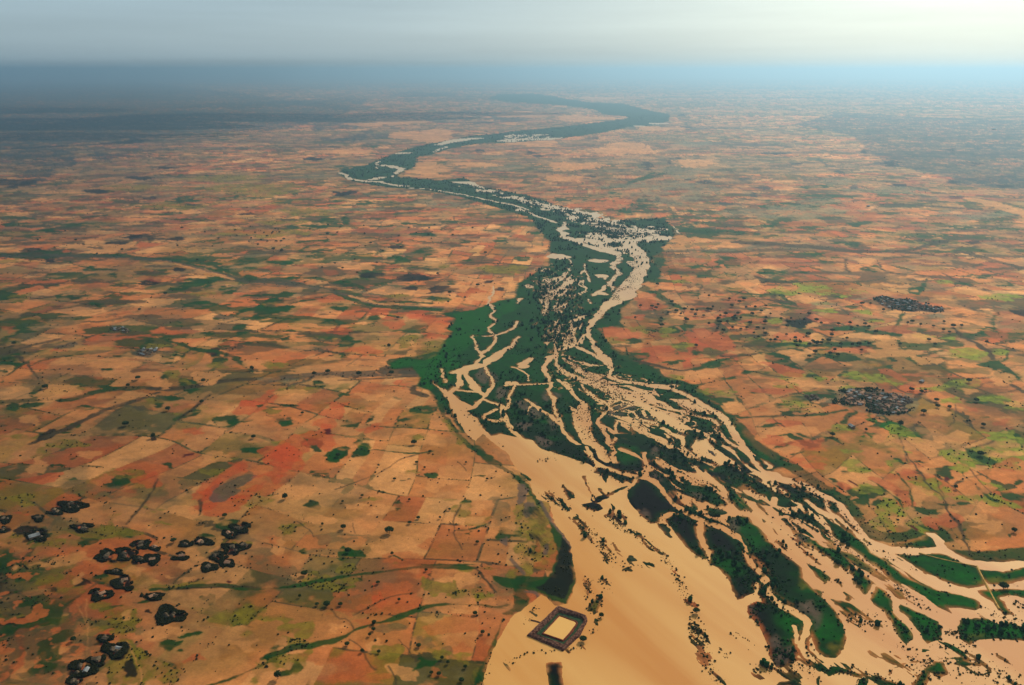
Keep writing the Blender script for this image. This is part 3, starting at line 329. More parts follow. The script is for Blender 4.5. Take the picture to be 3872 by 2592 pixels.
('R','p','D',"530,210 545,205 612,245 598,250"),('R','p','D',"935,508 965,505 1002,540 985,546"),('R','e','D',"1188,198,7,12"),('R','p','F',"395,1355 432,1348 445,1380 412,1385"),('R','e','A',"1245,48,22,9,-.4 1680,122,40,10,.3 700,1250,20,14 680,1282,26,18 1520,880,10,6"),('R','s','G',"1110,1098,9 1215,1142,9"),('R','e','O',"1150,730,60,30"),('R','s','G',"750,710,6 830,740,8"),
('o','e','G',"1200,1170,26,26"),
# right-hand fields in the middle distance
('r','e','G',"1080,240,130,18 1000,300,140,24 1700,250,180,24 1080,370,110,24 800,520,90,44,.4 600,720,140,34,.1 720,620,60,20 1200,760,160,50,.3 900,870,200,50 1100,800,60,40 1500,640,90,20 1650,880,60,20 1300,870,100,24 1700,1310,110,26,.1 1300,1330,90,30 1050,920,40,30"),
('t','e','G',"960,150,110,16 1050,100,120,20 960,420,160,14 1450,400,160,26 1350,850,60,10 1100,1000,120,26 1380,1220,80,30 700,790,60,20 1500,990,60,30 1200,970,120,40 1720,850,40,14 1560,1420,70,24 1850,500,90,20 1640,740,150,20 1860,670,60,16 1700,1050,180,24 1330,130,110,20"),
('g','e','G',"1340,240,110,30 1180,275,130,16 960,312,50,12 860,440,60,16 1060,460,60,14 1620,535,60,20 1640,815,140,24 1480,980,110,26,.05 1350,1010,110,16,-.1 1240,920,90,22,-.2 1100,850,34,24 930,700,90,26 1040,670,70,16 1300,720,40,16 1780,640,50,26 1810,690,26,20 1690,910,110,26,.5 1640,960,60,20,.5 1820,1440,110,24,.4 1660,1460,90,12,-.4 1590,1330,70,12,-.3 1330,1260,90,12 700,880,80,40 800,960,60,40 940,910,70,14 1480,1100,30,14 1700,1240,80,24 1640,1200,50,20 1850,1140,80,24 1880,1000,60,14 1130,345,60,10 1340,330,60,16 1820,315,50,14 1650,320,60,10 1560,310,40,14 700,770,50,14 1140,1120,120,16,.1 1270,1150,110,20 1370,1140,60,14 1150,60,200,12 840,650,60,14 800,700,50,26 1890,200,60,10"),
('l','e','G',"1850,410,130,30 1500,750,60,20 1600,640,60,20 1000,380,100,10 1740,780,60,20 1020,800,60,20 740,690,60,30 900,700,60,20 560,760,60,20 1280,1100,100,20 1160,1100,60,20 950,1010,50,16 900,740,40,14 1740,1010,90,20 1840,1000,60,14 1800,1230,100,20"),
('s','s','G',"850,165,18 1100,162,14 1280,175,14 1450,155,16 1560,140,26 1750,145,34 1916,148,34"),('g','s','G',"960,30,40 1200,50,34 1450,60,24"),('W','s','G',"960,10,8 975,45,8 1000,60,5"),
('g','s','G',"1500,345,10 1600,375,8 1750,380,8 1916,375,6"),('g','s','G',"1300,440,8 1500,465,10 1600,465,14 1640,440,22 1700,500,14 1760,530,10"),('b','s','G',"1080,960,12 1040,965,8 960,960,8 700,900,20"),('g','s','G',"1100,960,26 1200,915,24 1260,895,16 1400,870,8"),
('b','s','G',"1270,870,10 1400,870,8 1640,830,6"),('b','s','G',"1480,970,5 1600,1000,6 1730,1010,6"),('b','s','G',"1150,400,10 1110,440,10"),('b','s','G',"1500,1270,6 1700,1270,6 1916,1240,6"),('b','s','G',"1400,800,5 1480,830,5"),
('b','s','H',"100,345,16 200,380,14 300,385,12 420,378,8"),('b','s','H',"230,470,26 200,500,20 250,495,16 370,540,8"),('b','s','H',"0,120,18 200,130,20 480,150,22 650,172,20 800,178,18 1050,182,12 1200,155,12 1260,130,22 1400,100,14"),
('b','s','H',"1050,180,10 1180,190,10 1320,215,10 1410,190,10 1480,180,16 1560,210,14 1700,250,12 1868,290,12"),('b','s','H',"900,250,12 930,300,10 990,325,8 1130,328,6 1270,345,5"),('b','s','H',"690,230,12 680,280,14 720,320,8"),('b','s','H',"1150,90,10 1200,110,10 1280,115,10"),
('g','s','H',"1245,355,5 1200,400,16 1160,450,26"),('b','s','H',"1330,320,5 1420,370,6 1520,410,12 1640,440,10"),('g','s','H',"1070,560,26 1060,620,18 1010,690,18 985,740,12 985,850,12 960,900,8"),('b','s','H',"880,985,6 1000,1060,8 1130,1130,6 1280,1100,5"),
('b','s','H',"1400,680,8 1450,730,14 1540,780,14 1620,830,22 1660,890,20"),('g','p','H',"1560,930 1640,900 1700,900 1790,960 1830,1010 1770,1045 1690,1000 1640,950"),('b','s','H',"1740,1040,10 1868,1110,14"),('g','s','H',"1700,580,12 1650,650,12 1680,690,10 1750,790,8 1750,880,10 1720,915,8"),
('g','s','H',"0,1275,14 200,1268,10 400,1260,12 600,1245,12 700,1225,10"),('b','s','H',"210,1275,5 300,1340,5"),('b','s','H',"1040,1390,8 1080,1480,8 1100,1568,8"),('g','s','H',"930,1250,10 1000,1320,26 1030,1380,30"),('g','s','H',"680,1310,26 720,1260,24 760,1235,14"),
('b','s','H',"1380,1030,5 1520,1100,6 1640,1040,6"),('b','s','H',"1420,1190,6 1410,1280,7 1380,1340,6"),('b','s','H',"1790,1350,6 1700,1420,8 1520,1480,10"),('g','s','H',"1500,1490,20 1560,1530,30 1640,1568,30"),
('g','s','H',"380,1380,14 460,1410,16 530,1440,14 580,1400,16 680,1450,10"),('g','s','H',"230,1480,8 350,1440,10"),('g','s','H',"200,1400,6 330,1380,8"),('g','s','H',"110,1340,10 260,1330,8"),('g','s','H',"340,1520,8 410,1495,8"),
('g','e','H',"230,820,150,26,-.03 860,290,60,22 540,245,90,12 420,315,60,10 1580,350,80,16 560,210,110,10 740,540,60,16 230,540,90,14 390,630,60,24 660,690,130,20 960,715,90,16 760,790,140,12 640,880,160,30 290,910,110,30,.4 520,870,90,12 70,980,130,24 500,1010,60,20 700,1010,70,30,.3 260,1050,50,12 1000,910,40,34 1190,890,90,26 1430,960,50,12 1380,1000,40,12 1190,1035,50,14 1540,1170,80,20 1640,1160,60,30 1590,1265,26,20 1770,1010,60,24 1600,350,60,14 1640,710,90,30 540,1120,90,24 350,1230,110,18,.1 290,1190,50,10 800,1385,90,30 1110,1380,130,30,.2 930,1330,80,20 1060,1290,60,12 1000,1500,40,16 1160,1550,60,14 1860,1300,60,20 1790,1400,60,24,.2 1600,1490,60,24 880,630,60,8 1160,440,40,26 760,130,50,20 500,0,200,10 250,15,90,12 630,120,50,10 960,180,40,10 480,90,40,14 1740,400,60,12 1480,390,90,10 150,320,60,12 620,470,60,20 980,1470,40,10 800,1435,30,8 100,1110,50,10 1840,480,50,16"),
('v','e','H',"1000,1325,70,22 1030,1370,40,26 820,1385,60,24 1130,1390,90,20 840,1265,30,40,-.5 480,1120,60,20"),
('l','e','H',"470,430,230,34 730,450,90,30 1280,1085,110,26 880,1020,150,30,.2 660,1350,90,24 1400,1165,80,18 1500,850,110,34 1700,835,70,20 1480,1060,110,40 1700,1150,110,30 1780,1440,110,40 1380,1530,60,40 1620,1480,90,24 560,1020,60,20 1700,1380,110,30 340,1200,110,24 900,640,60,10 1340,380,70,14 1240,740,60,14 1380,750,60,10 570,570,70,10 820,580,80,14 300,1070,90,20 1700,480,110,20 1830,1200,90,30 520,520,60,12 720,1090,60,16 1050,1400,100,60"),
('r','e','H',"100,240,160,30 620,620,170,34 480,250,60,18 740,830,160,20 1600,520,110,20 1780,620,110,34 880,140,80,14 1200,250,160,20 560,1130,90,14 60,700,60,24 320,740,110,20 1560,1220,90,20 1720,1310,110,40 230,1100,160,26 450,1450,110,40 860,1500,60,10 200,1430,90,30 1060,690,100,20 1700,730,90,40 1000,990,90,20,.4 300,960,110,24,.3 1200,210,110,12"),
('t','e','H',"820,240,70,16 1000,405,90,12 480,490,110,22 1000,850,180,30 1100,560,60,20 330,850,60,14 470,1220,90,20 1300,1240,90,30 1510,1100,60,20 1280,1330,60,20 1200,760,130,30 1820,1190,60,20 1700,1010,70,50,.4 560,545,70,12 980,790,80,40 1240,900,90,30 1150,440,20,8 1550,420,80,14 1400,1410,130,40 450,1350,110,30 1000,1430,60,30 1140,1460,160,50"),
('s','p','H',"330,1130 600,1100 700,1080 860,1080 1000,1095 1130,1120 1190,1180 1140,1230 1060,1260 900,1260 760,1230 600,1180 400,1160"),
('g','e','H',"430,1140,90,20 560,1120,70,26 820,1160,30,20,.5 740,1200,60,14"),
('x','e','H',"460,1145,40,10 740,1110,60,20 860,1150,70,50 960,1150,100,60 1070,1160,80,40 960,1220,100,34"),
('k','p','H',"870,490 930,470 1000,495 1100,490 1180,520 1300,545 1350,555 1340,580 1260,580 1190,575 1130,580 1060,570 1000,560 940,550 900,520"),
('k','p','H',"1770,568 1868,565 2000,570 2000,610 1868,610 1810,590"),('s','e','H',"830,490,80,16 1300,600,60,16 560,530,110,20 1200,500,30,10"),('k','e','H',"160,375,20,12 380,640,60,30 1540,120,60,14"),
# farther off
('k','e','I',"110,1205,130,26 670,1262,86,12 1260,1358,60,14 960,1315,110,14,-.08 1070,1108,80,10 2100,1050,90,8 2240,1275,60,14 920,1175,70,12 860,935,80,16,-.1 1640,1410,60,8 1000,1555,140,10"),
('d','p','I',"-100,560 900,540 2300,700 2300,740 1900,850 1300,880 900,910 400,960 -100,1000"),('k','s','I',"-50,990,16 400,965,22 700,950,22 930,925,20"),('d','e','I',"200,1040,360,60 60,830,160,16 640,810,500,34,-.07 1700,690,500,20,-.04 2200,820,160,40 1150,760,300,20,-.08 250,1150,110,40 700,1030,120,24"),  # d outline: cloud shadow painted as dark ground on the far left plain
('g','e','I',"1180,1320,110,26,-.2 1420,1310,60,10 330,1530,70,14 1260,1160,200,10 640,1440,90,12 2150,1480,90,22 1950,1500,140,16 1120,1410,60,10 1560,1290,60,14 1880,1280,60,10 1240,1450,140,10 60,1480,60,14"),
('l','e','I',"1750,1540,300,24 1800,1470,200,16 1700,1250,300,40 1150,1360,200,20 2050,1400,200,24 1500,1180,300,24 900,1240,200,20"),
('r','e','I',"780,1450,260,14 330,1380,110,10 1180,1430,90,12 1650,1530,200,12 1260,1490,160,8 1000,1400,100,8"),
('d','e','J',"250,250,300,60 560,570,300,28 250,600,200,20 500,520,60,10 1600,430,160,10 1450,330,200,12 1900,400,200,24 100,780,120,14 1000,150,300,20"),
('g','e','J',"500,670,90,18 330,880,160,26 1210,830,90,24 460,1225,70,20 110,1390,70,16 290,1410,60,40 100,1530,90,20 1030,1525,110,24,.05 1340,1420,120,12 1280,1490,60,14 1820,1500,120,10 1700,1345,40,14 1900,1440,120,14 600,1455,200,10 900,1430,60,10 1100,1440,120,8 500,960,200,30"),
('s','e','J',"1560,770,330,24 1290,760,200,16 620,1130,240,16 1300,1250,160,20 1800,860,260,40 1100,1220,160,20 400,1290,300,20 1200,1100,150,16"),
('k','e','J',"300,1125,120,18 170,672,60,8 1610,705,60,12 1700,430,60,6 30,790,70,10 700,800,8,8"),
('r','e','J',"640,1350,160,40 1370,1320,90,30 1750,1400,200,26 1500,1440,160,14 900,1510,300,14 500,1500,200,16 1700,1540,200,14 1900,1060,100,24 1400,1370,120,20 1040,1380,120,14"),
('t','e','J',"1060,560,330,60 800,420,260,30 1100,880,200,60 900,700,60,20 300,720,300,24 1150,960,180,20 400,640,60,10 1250,800,30,10 1000,1250,60,12 1560,850,200,26 1400,640,200,30 500,450,200,20"),
('k','e','K',"290,730,60,18 360,765,50,10 1440,860,40,50,-.6 1720,785,60,10 910,585,50,8 1640,830,18,20 1810,880,22,18 1830,995,34,10 1990,1020,80,16 1700,1010,14,10 1780,355,50,12 1520,1190,24,30 1440,980,20,10 1820,480,80,8 860,965,60,10"),
('d','s','K',"1230,600,8 1400,630,10 1600,640,12 1800,640,10 2091,620,10"),('d','s','K',"1000,1060,8 900,1010,7 770,960,7 700,930,5"),('g','s','K',"1630,880,8 1560,950,24 1420,975,34 1300,1010,34 1180,1060,26 1020,1080,20"),('g','s','K',"1500,920,24 1420,970,30"),
('g','e','K',"580,1190,200,20 820,1370,40,10 900,1160,200,14 1180,1330,100,16 1100,1130,60,12 400,1105,140,10 450,985,40,8 1380,1230,120,50 1200,1300,120,24 1560,1490,160,30 1850,1500,260,24 1450,1400,200,30 1900,1430,200,20 310,1520,50,16 60,1495,70,10 260,820,30,8"),
('s','e','K',"1600,1050,330,40 1800,920,240,60 1700,1200,300,40 1250,1060,300,24 1480,1130,200,30 1950,1100,200,80 1900,640,200,24"),
('t','e','K',"1050,500,30,8 800,390,300,26 1190,395,40,7 1150,510,60,12 1560,490,260,20 970,190,260,14 200,350,260,30 80,440,80,14 300,640,260,30 1200,690,300,60 700,860,300,40 600,980,240,24 1900,830,200,40 150,200,120,14 560,270,60,8"),
('o','e','K',"960,1250,260,40 1180,1210,110,24 1640,1440,30,14 300,1130,100,16 640,1110,110,16 1580,1340,60,16"),('b','e','K',"960,910,80,24 1040,930,40,14"),
('d','p','L',"1000,740 1500,770 2216,800 2400,1000 2400,1250 2000,1240 1800,1180 1600,1140 1300,1080 1200,1000 1100,900 700,820"),('d','e','L',"1950,1200,260,24 1300,1080,110,20 580,1010,110,8 1400,1225,60,10 1100,1240,30,18 390,1180,40,14 500,1240,60,12 700,1080,40,8 440,1290,26,16 240,1345,60,12 1770,1300,60,10 2040,970,200,20"),
('k','e','L',"1330,1080,60,14 1740,1000,24,20 1160,1000,30,12 1400,1225,56,9 1540,1255,50,6 1780,1305,50,10 740,1080,40,5 570,1015,80,6 2100,1230,60,12 1750,1200,50,9 1900,1080,60,10"),
('d','s','L',"860,1045,8 900,1080,14 940,1100,12"),('d','s','L',"990,1125,12 1040,1150,22"),('b','s','L',"1240,1350,8 1450,1345,10 1600,1365,10 1800,1370,8 1960,1390,6"),
('g','e','L',"700,1355,90,14 820,1360,60,14 600,1490,60,20 1480,1400,60,8 220,1530,160,14 900,1300,260,20 560,1350,100,24 1120,1475,50,20 2140,1510,80,12 1800,1500,60,10 1220,1330,40,10 820,1230,90,12 1700,1530,40,14"),
('s','e','L',"400,1410,240,26 800,1400,300,40 900,1330,200,20 1300,1260,300,24 1900,1420,260,30 1000,1200,150,20"),
('t','s','L',"1850,1310,14 2000,1340,24 2216,1410,34"),('o','e','L',"1080,1360,90,24 1100,1410,60,12 1200,1440,90,30 800,1480,200,14 1000,1540,160,20 300,1510,90,12"),('r','e','L',"1370,1460,160,14 1480,1490,60,14 1750,1310,90,16 1900,1400,140,14 600,1300,110,14 1600,1450,200,20"),
('g','s','E',"-100,200,10 100,205,24 240,195,44 330,212,36 420,190,10 700,205,12 760,205,24 900,215,8 1150,235,20 1400,255,30 1450,295,14 1600,350,20 1700,370,8"),('g','s','F',"130,355,8 250,352,16 380,360,14 480,385,30 580,400,26 650,420,8"),('g','s','F',"470,450,16 560,490,26 660,525,22 760,545,10 900,552,30 1050,555,12 1250,580,24"),('g','s','F',"720,515,10 900,508,16 1100,520,12"),
('g','s','E',"-100,205,9 100,200,9 240,205,9 380,196,10 560,212,10 700,210,10 900,222,10 1100,232,10 1250,262,10 1400,300,10 1550,352,10 1700,382,10 1916,395,10"),('g','s','F',"0,362,10 200,384,10 400,424,10 600,468,10 700,520,10 900,540,10 1100,556,10 1300,566,12"),
('g','s','E',"440,240,6 560,290,7 760,300,6"),('g','s','E',"1200,390,8 1300,372,10 1450,370,8"),('b','s','E',"1916,200,5 1700,190,6 1500,215,6"),('b','s','F',"1850,280,8 1600,262,10 1400,250,8 1200,262,6"),('b','s','F',"0,160,5 200,190,6 420,170,5"),
('x','s','E',"-100,212,14 100,208,14 380,202,16 700,216,18 900,228,16 1100,240,12 1200,262,14 1350,305,14 1500,345,20 1700,390,24 1916,402,26"),
('x','s','F',"0,370,30 200,392,28 400,432,24 600,478,18 660,505,22 730,530,14 900,532,12 1100,545,12 1300,558,12"),('t','s','E',"1150,258,5 1350,310,6 1480,345,10 1530,365,12"),('t','s','F',"560,470,8 660,495,20 760,530,12 900,525,6 1100,540,5"),
('s','s','E',"1916,1030,28 1700,1020,20"),('x','s','F',"0,1040,24 150,1010,30 330,995,34 600,985,40 830,980,44 1020,985,44"),('b','s','F',"500,1030,8 800,1015,8 1000,1000,8"),
('v','p','F',"1140,860 1060,900 900,885 840,915 830,955 980,930 1040,1010 1000,1050 1100,1090 1200,1060 1260,980 1300,900 1200,860"),
]
# places where single shrubs stand in the water: lines with a width, and how thick
SPECK = [('C',"100,300,50 200,360,60 260,430,40",.9),('C',"290,460,50 380,530,70 480,610,50",1.),('C',"540,440,50 600,520,50 750,590,50 880,690,30",1.),('C',"880,690,40 940,780,50 1000,870,60 1060,1000,80 1080,1100,80 1110,1200,80 1160,1330,90 1190,1450,80 1240,1560,90",.8),
('C',"460,640,50 600,740,60",.9),('C',"560,760,90 760,780,60",.5),('C',"470,860,40 540,960,70",.5),('C',"380,860,50 400,1000,50",.9),('C',"420,1000,60 430,1110,60",.6),('C',"470,1100,30 410,1230,40",.8),('C',"220,1340,30 370,1310,40",.6),('C',"1300,1340,60 1340,1400,60",.6),('C',"1390,1250,50 1500,1310,60",.4),('C',"1500,1480,80 1880,1400,90",.5),
('C',"1240,100,80 1400,180,120 1500,280,120 1600,330,90",.5),('C',"1000,100,60 1100,200,90 1250,330,100",.35),('C',"250,0,60 100,80,60",.4),('C',"1480,700,40 1560,780,44 1600,840,30",1.),('C',"1340,520,30 1430,680,30",.7),
('D',"470,640,60 620,740,70 800,860,80 950,980,70 1100,1090,60",1.),('D',"660,620,40 780,700,60 900,780,60 1000,820,40",1.),('D',"340,480,70 420,600,70 480,640,40",1.),('D',"100,400,40 250,440,40 380,440,60",.9),('D',"200,200,50 330,310,50 480,420,60 600,540,50",.7),
('D',"800,1430,120 1000,1440,120 1200,1330,120 1240,1200,80 1300,1350,100",.9),('D',"1240,1430,140 1500,1500,160 1700,1500,160",.5),('D',"850,1300,60 1000,1330,60",.7),('D',"600,1050,160 850,1250,120",.25),('D',"1500,1100,60 1709,1150,60",.8),('D',"200,1460,120 700,1500,60 900,1560,80",.8),('D',"1200,900,50 1700,900,40",.25),('D',"1640,1000,60 1709,1080,90",.6),
('N',"0,1300,160 300,1080,120 800,1040,80",.5),('N',"330,640,80 600,350,120",.45),('N',"1380,360,100 1420,500,90",.9),('N',"1330,820,60 1400,640,60",.9),('N',"1000,1060,50 1230,980,60",.9),('N',"1080,1160,40 1090,1230,40",.8),
('G',"60,300,200 160,500,240 160,760,260 300,760,240",.9),('G',"400,0,200 640,60,200 850,70,100",1.),('G',"650,200,180 640,400,140 560,500,100",.5),('G',"250,900,140 500,1080,160 620,1200,120",.8),('G',"620,900,120 700,1000,100",.8),('G',"850,1130,90 1200,1280,120 1300,1400,120",.6),('G',"300,1200,160 500,1500,200",.4),('G',"700,1300,160 900,1500,200 1100,1560,200",.45),('F',"1500,1260,140 1640,1360,100",.6),('F',"1440,940,60 1480,1080,60",.6),
('B',"1780,420,120 1860,600,140 1800,760,140",.8),('B',"1500,1300,60 1420,1560,80",.8),('B',"1430,60,60 1700,200,70",.6)]

# farmsteads: where, how big, and what marks each one
YARD = [(480, 385, 90, 38, 'large dark hedge ring at the top left of the farmsteads'), (370, 420, 46, 22, 'dark hedge touching the left side of the large top left ring'), (35, 470, 42, 26, 'dark hedge ring cut by the left edge of the view'), (255, 462, 32, 24, 'small dark hedge clump between the left edge and the top ring'),
 (12, 540, 30, 20, 'small hedge at the left edge under the first cut ring'), (550, 525, 66, 30, 'oval hedge ring with two pale yards under the top left ring'), (250, 580, 70, 34, 'long dark hedge slanting towards the left edge'),
 (710, 715, 66, 42, 'round dark hedge with one pale yard in the middle row'), (838, 700, 62, 44, 'angular hedge with the broadest pale yard'), (925, 742, 46, 26, 'low hedge right of the broad yard'), (1015, 735, 52, 34, 'hedge ring at the right end of the middle row'),
 (940, 640, 60, 32, 'dark hedge on the green plot above the middle row'), (1035, 662, 34, 16, 'small hedge at the right corner of the green plot'), (1232, 636, 38, 20, 'small ring hedge at the left end of the upper right string'), (1345, 620, 74, 26, 'long low hedge in the upper right string'), (1200, 718, 52, 26, 'figure eight hedge ring standing alone on tan soil'),
 (1600, 525, 62, 34, 'topmost hedge ring of the right group'), (1530, 566, 54, 26, 'hedge under the topmost ring of the right group'), (1548, 668, 70, 38, 'dark double hedge in the middle of the right group'), (1622, 650, 38, 22, 'small hedge with bright roofs at the right tip'), (1508, 758, 46, 32, 'hedge with two bright dots at the lower right group'), (1450, 722, 44, 34, 'dark hedge left of the two bright dots'), (1390, 790, 56, 28, 'brown hedge ring at the foot of the right group'),
 (765, 820, 56, 16, 'flat hedge with a single pale yard above the big lower ring'), (822, 895, 70, 46, 'very dark round hedge in the lower row'), (668, 972, 76, 36, 'open oval hedge round orange soil'), (1022, 984, 66, 22, 'narrow oval hedge on yellow ground'), (1132, 1110, 100, 56, 'biggest black hedge ring with a winding pale yard'),
 (770, 1338, 84, 50, 'black hedge ring with white roof near the bottom'), (645, 1412, 56, 36, 'middle black hedge of the bottom chain'), (535, 1472, 90, 56, 'lowest black hedge ring at the bottom of the chain'), (700, 1262, 50, 20, 'small square hedged plots above the bottom chain'), (500, 1552, 50, 30, 'black hedge cut by the bottom edge')]

# ------------------------------------------------------------------ burn the survey into the lattice
def shapes(k, cr, s):
    if k == 'p': return [('p', pts(cr, s))]
    if k == 's': return [('s', smooth(pts(cr, s)))]
    r = []
    for t in s.split():
        a = [float(q) for q in t.split(',')]; r.append(('p', ell(cr, *a)))
    return r
WF = np.full(X.shape, -400.0)          # > 0 in water
FL = np.full(X.shape, -400.0)          # > 0 on the floodplain
def river_op(c, k, P):
    pad = 60
    sl = window(P, pad + (max(p[2] for p in P) * 2 if k == 's' else 0))
    d = d_poly(P, sl) if k == 'p' else d_stroke(P, sl)
    if c == 'F': FL[sl] = np.maximum(FL[sl], d)
    elif c == 'W': WF[sl] = np.maximum(WF[sl], d)
    elif c == 'B': WF[sl] = np.minimum(WF[sl], -d); FL[sl] = np.minimum(FL[sl], -d - 6)
    else: WF[sl] = np.minimum(WF[sl], -d); FL[sl] = np.maximum(FL[sl], d)
for c, k, cr, s in RIVER + ISL:
    for kk, P in shapes(k, cr, s): river_op(c, kk, P)
for c, k, cr, s in LAND:
    if c == 'W':
        for kk, P in shapes(k, cr, s): river_op(c, kk, P)
# braided wet threads through the wooded middle reach
def mixmask(cr, s, pad=0):
    P = pts(cr, s); M = np.zeros(X.shape); sl = window(P, pad + 20); M[sl] = sst(-30, 40, d_poly(P, sl)); return M
mid = np.maximum(mixmask('G', "330,60 560,0 900,20 910,90 760,120 790,260 700,300 640,180 560,170 420,140"), mixmask('K', "-400,1060 -260,1060 0,1120 300,1180 700,1275 1000,1335 1300,1430 1560,1530 1500,1620 1200,1600 900,1470 700,1400 400,1280 0,1170"))
mid2 = np.maximum(mixmask('G', "30,300 240,230 330,380 300,560 420,600 380,760 220,860 60,800 40,560"), mixmask('K', "0,545 500,540 500,600 0,630"))
mid3 = mixmask('G', "180,840 420,880 640,960 900,1080 1200,1260 1300,1400 1100,1400 600,1260 400,1200 200,1060")
thr = np.abs(fbm((X * .8 + Y * .6), (Y * .8 - X * .6) * .35, 70, 4, 31) - .5)
rid = np.where(mid > 0, (mid - .0) * 60 * (.045 - thr * .9), -400.0)
n2 = fbm(XW, YW * .55, 46, 4, 33)
WF = np.maximum(WF, np.where(mid > .1, (n2 - .68 + .12 * mid) * 160, -400))
n3 = np.abs(fbm((X * .94 - Y * .34), (Y * .94 + X * .34) * .30, 60, 4, 35) - .5)
WF = np.maximum(WF, np.where(mid2 > .1, (.014 * mid2 - n3) * 220, -400))
n4 = np.abs(fbm((X * .8 + Y * .6) * .8, (Y * .8 - X * .6) * 1.4, 60, 4, 36) - .5)
WF = np.maximum(WF, np.where(mid3 > .1, (.020 * mid3 - n4) * 200, -400))
# braided sand bars with their own strips of green in the fan
def braid(cr, s, d0, d1, thr, gain, wl, seed, wet=False):
    M = mixmask(cr, s); sl = window(pts(cr, s), 20); x0_, y0_, k_ = CR[cr]
    a_ = ground(x0_ + d0[0] * k_, y0_ + d0[1] * k_); b2_ = ground(x0_ + d1[0] * k_, y0_ + d1[1] * k_)
    dx, dy = b2_[0] - a_[0], b2_[1] - a_[1]; L = math.hypot(dx, dy); dx /= L; dy /= L
    al = XW[sl] * dx + YW[sl] * dy; ac = -XW[sl] * dy + YW[sl] * dx
    ac = ac + (fbm(X[sl], Y[sl], 160, 3, seed + 5) - .5) * 120
    n = fbm(al * .16, ac, wl, 4, seed) * M[sl]
    isl = (n - thr) * gain
    if wet: WF[sl] = np.where(M[sl] > .05, np.maximum(WF[sl], isl), WF[sl])
    else:
        WF[sl] = np.where(M[sl] > .05, np.minimum(WF[sl], -isl), WF[sl]); FL[sl] = np.maximum(FL[sl], isl)
braid('C', "120,40 380,180 700,200 1000,400 1150,420 1290,420 1500,480 1700,680 1850,800 2100,1000 2400,1000 2100,500 1880,250 1642,150 1300,60 900,50 760,120 300,160", (700, 60), (1700, 700), .555, 110, 34, 201)
braid('D', "60,180 300,250 620,500 800,680 1100,860 1400,960 1300,1100 1000,960 700,760 400,560 100,440", (60, 200), (900, 860), .57, 110, 26, 211)
braid('C', "60,250 220,240 420,350 560,480 760,640 900,800 860,760 600,700 480,640 300,560 180,430", (60, 200), (700, 700), .59, 90, 20, 221)
braid('D', "780,1420 1240,1300 1700,1350 1709,1568 900,1568", (800, 1500), (1600, 1400), .60, 90, 26, 231)
braid('G', "180,900 480,940 760,1100 1080,1170 1340,1330 1420,1500 1200,1560 700,1560 500,1300 300,1160", (300, 950), (1200, 1450), .60, 90, 24, 241, True)
braid('G', "30,330 240,250 420,300 440,560 420,640 380,760 220,860 40,800 20,560", (100, 760), (360, 300), .585, 75, 17, 251, True)
braid('G', "330,60 560,0 900,20 910,90 760,120 790,260 700,300 640,180 560,170 420,140", (300, 60), (900, 120), .53, 75, 18, 261, True)
braid('K', "-200,1090 0,1120 300,1180 700,1275 1000,1335 1300,1430 1560,1530 1500,1620 1200,1600 900,1470 700,1400 400,1280 0,1170", (0, 1130), (1500, 1520), .56, 75, 16, 271, True)
braid('K', "0,545 500,540 500,600 0,630", (0, 590), (500, 570), .50, 75, 20, 281, True)
braid('G', "200,860 420,880 640,960 900,1080 1100,1200 900,1300 640,1300 400,1200 220,1060", (200, 900), (1000, 1200), .605, 85, 19, 291, True)
# shoals and half drowned bars, drawn out by the current
fdx, fdy = .43, -.90
for cr, s, dn in SPECK:
    if cr in 'FG': continue
    P = smooth(pts(cr, s)); sl = window(P, max(p[2] for p in P) * 2); dd = d_stroke(P, sl); wd_ = max(np.mean([p[2] for p in P]), 8) / 2
    al = X[sl] * fdx + Y[sl] * fdy; ac = -X[sl] * fdy + Y[sl] * fdx
    n = fbm(al * .22, ac, 8.5, 3, 301) * .6 + fbm(al * .5, ac, 26, 3, 305) * .4; M = sst(-.25, .7, dd / wd_)
    isl = (n - .635 + .085 * M * dn) * 42
    WF[sl] = np.where(M > .02, np.minimum(WF[sl], -isl), WF[sl]); FL[sl] = np.where(M > .02, np.maximum(FL[sl], isl * .6), FL[sl])
# fine grain of the shore
WF = WF + np.where(WF > -60, (fbm(X, Y, 7, 3, 15) - .5) * 3.2, 0)

E0 = 1.22                               # light that reaches level ground, used to turn seen colour into albedo
def alb(r, g, b): return lin((r, g, b)) / E0
PAL = {'tan': alb(204, 122, 62), 'orange': alb(186, 92, 42), 'brown': alb(142, 68, 32), 'red': alb(196, 56, 14), 'cream': alb(226, 154, 88),
       'g': alb(16, 58, 8), 'l': alb(112, 96, 20), 'v': alb(0, 80, 0), 'm': alb(98, 76, 62), 'k': alb(12, 14, 5), 'x': alb(70, 62, 46),
       's': alb(118, 104, 72), 'b': alb(96, 78, 44), 'R': alb(82, 14, 8), 'd': alb(38, 48, 44), 'f': alb(0, 60, 8), 'f2': alb(5, 6, 1)}  # d: dark far ground, lowered to carry painted cloud shadow
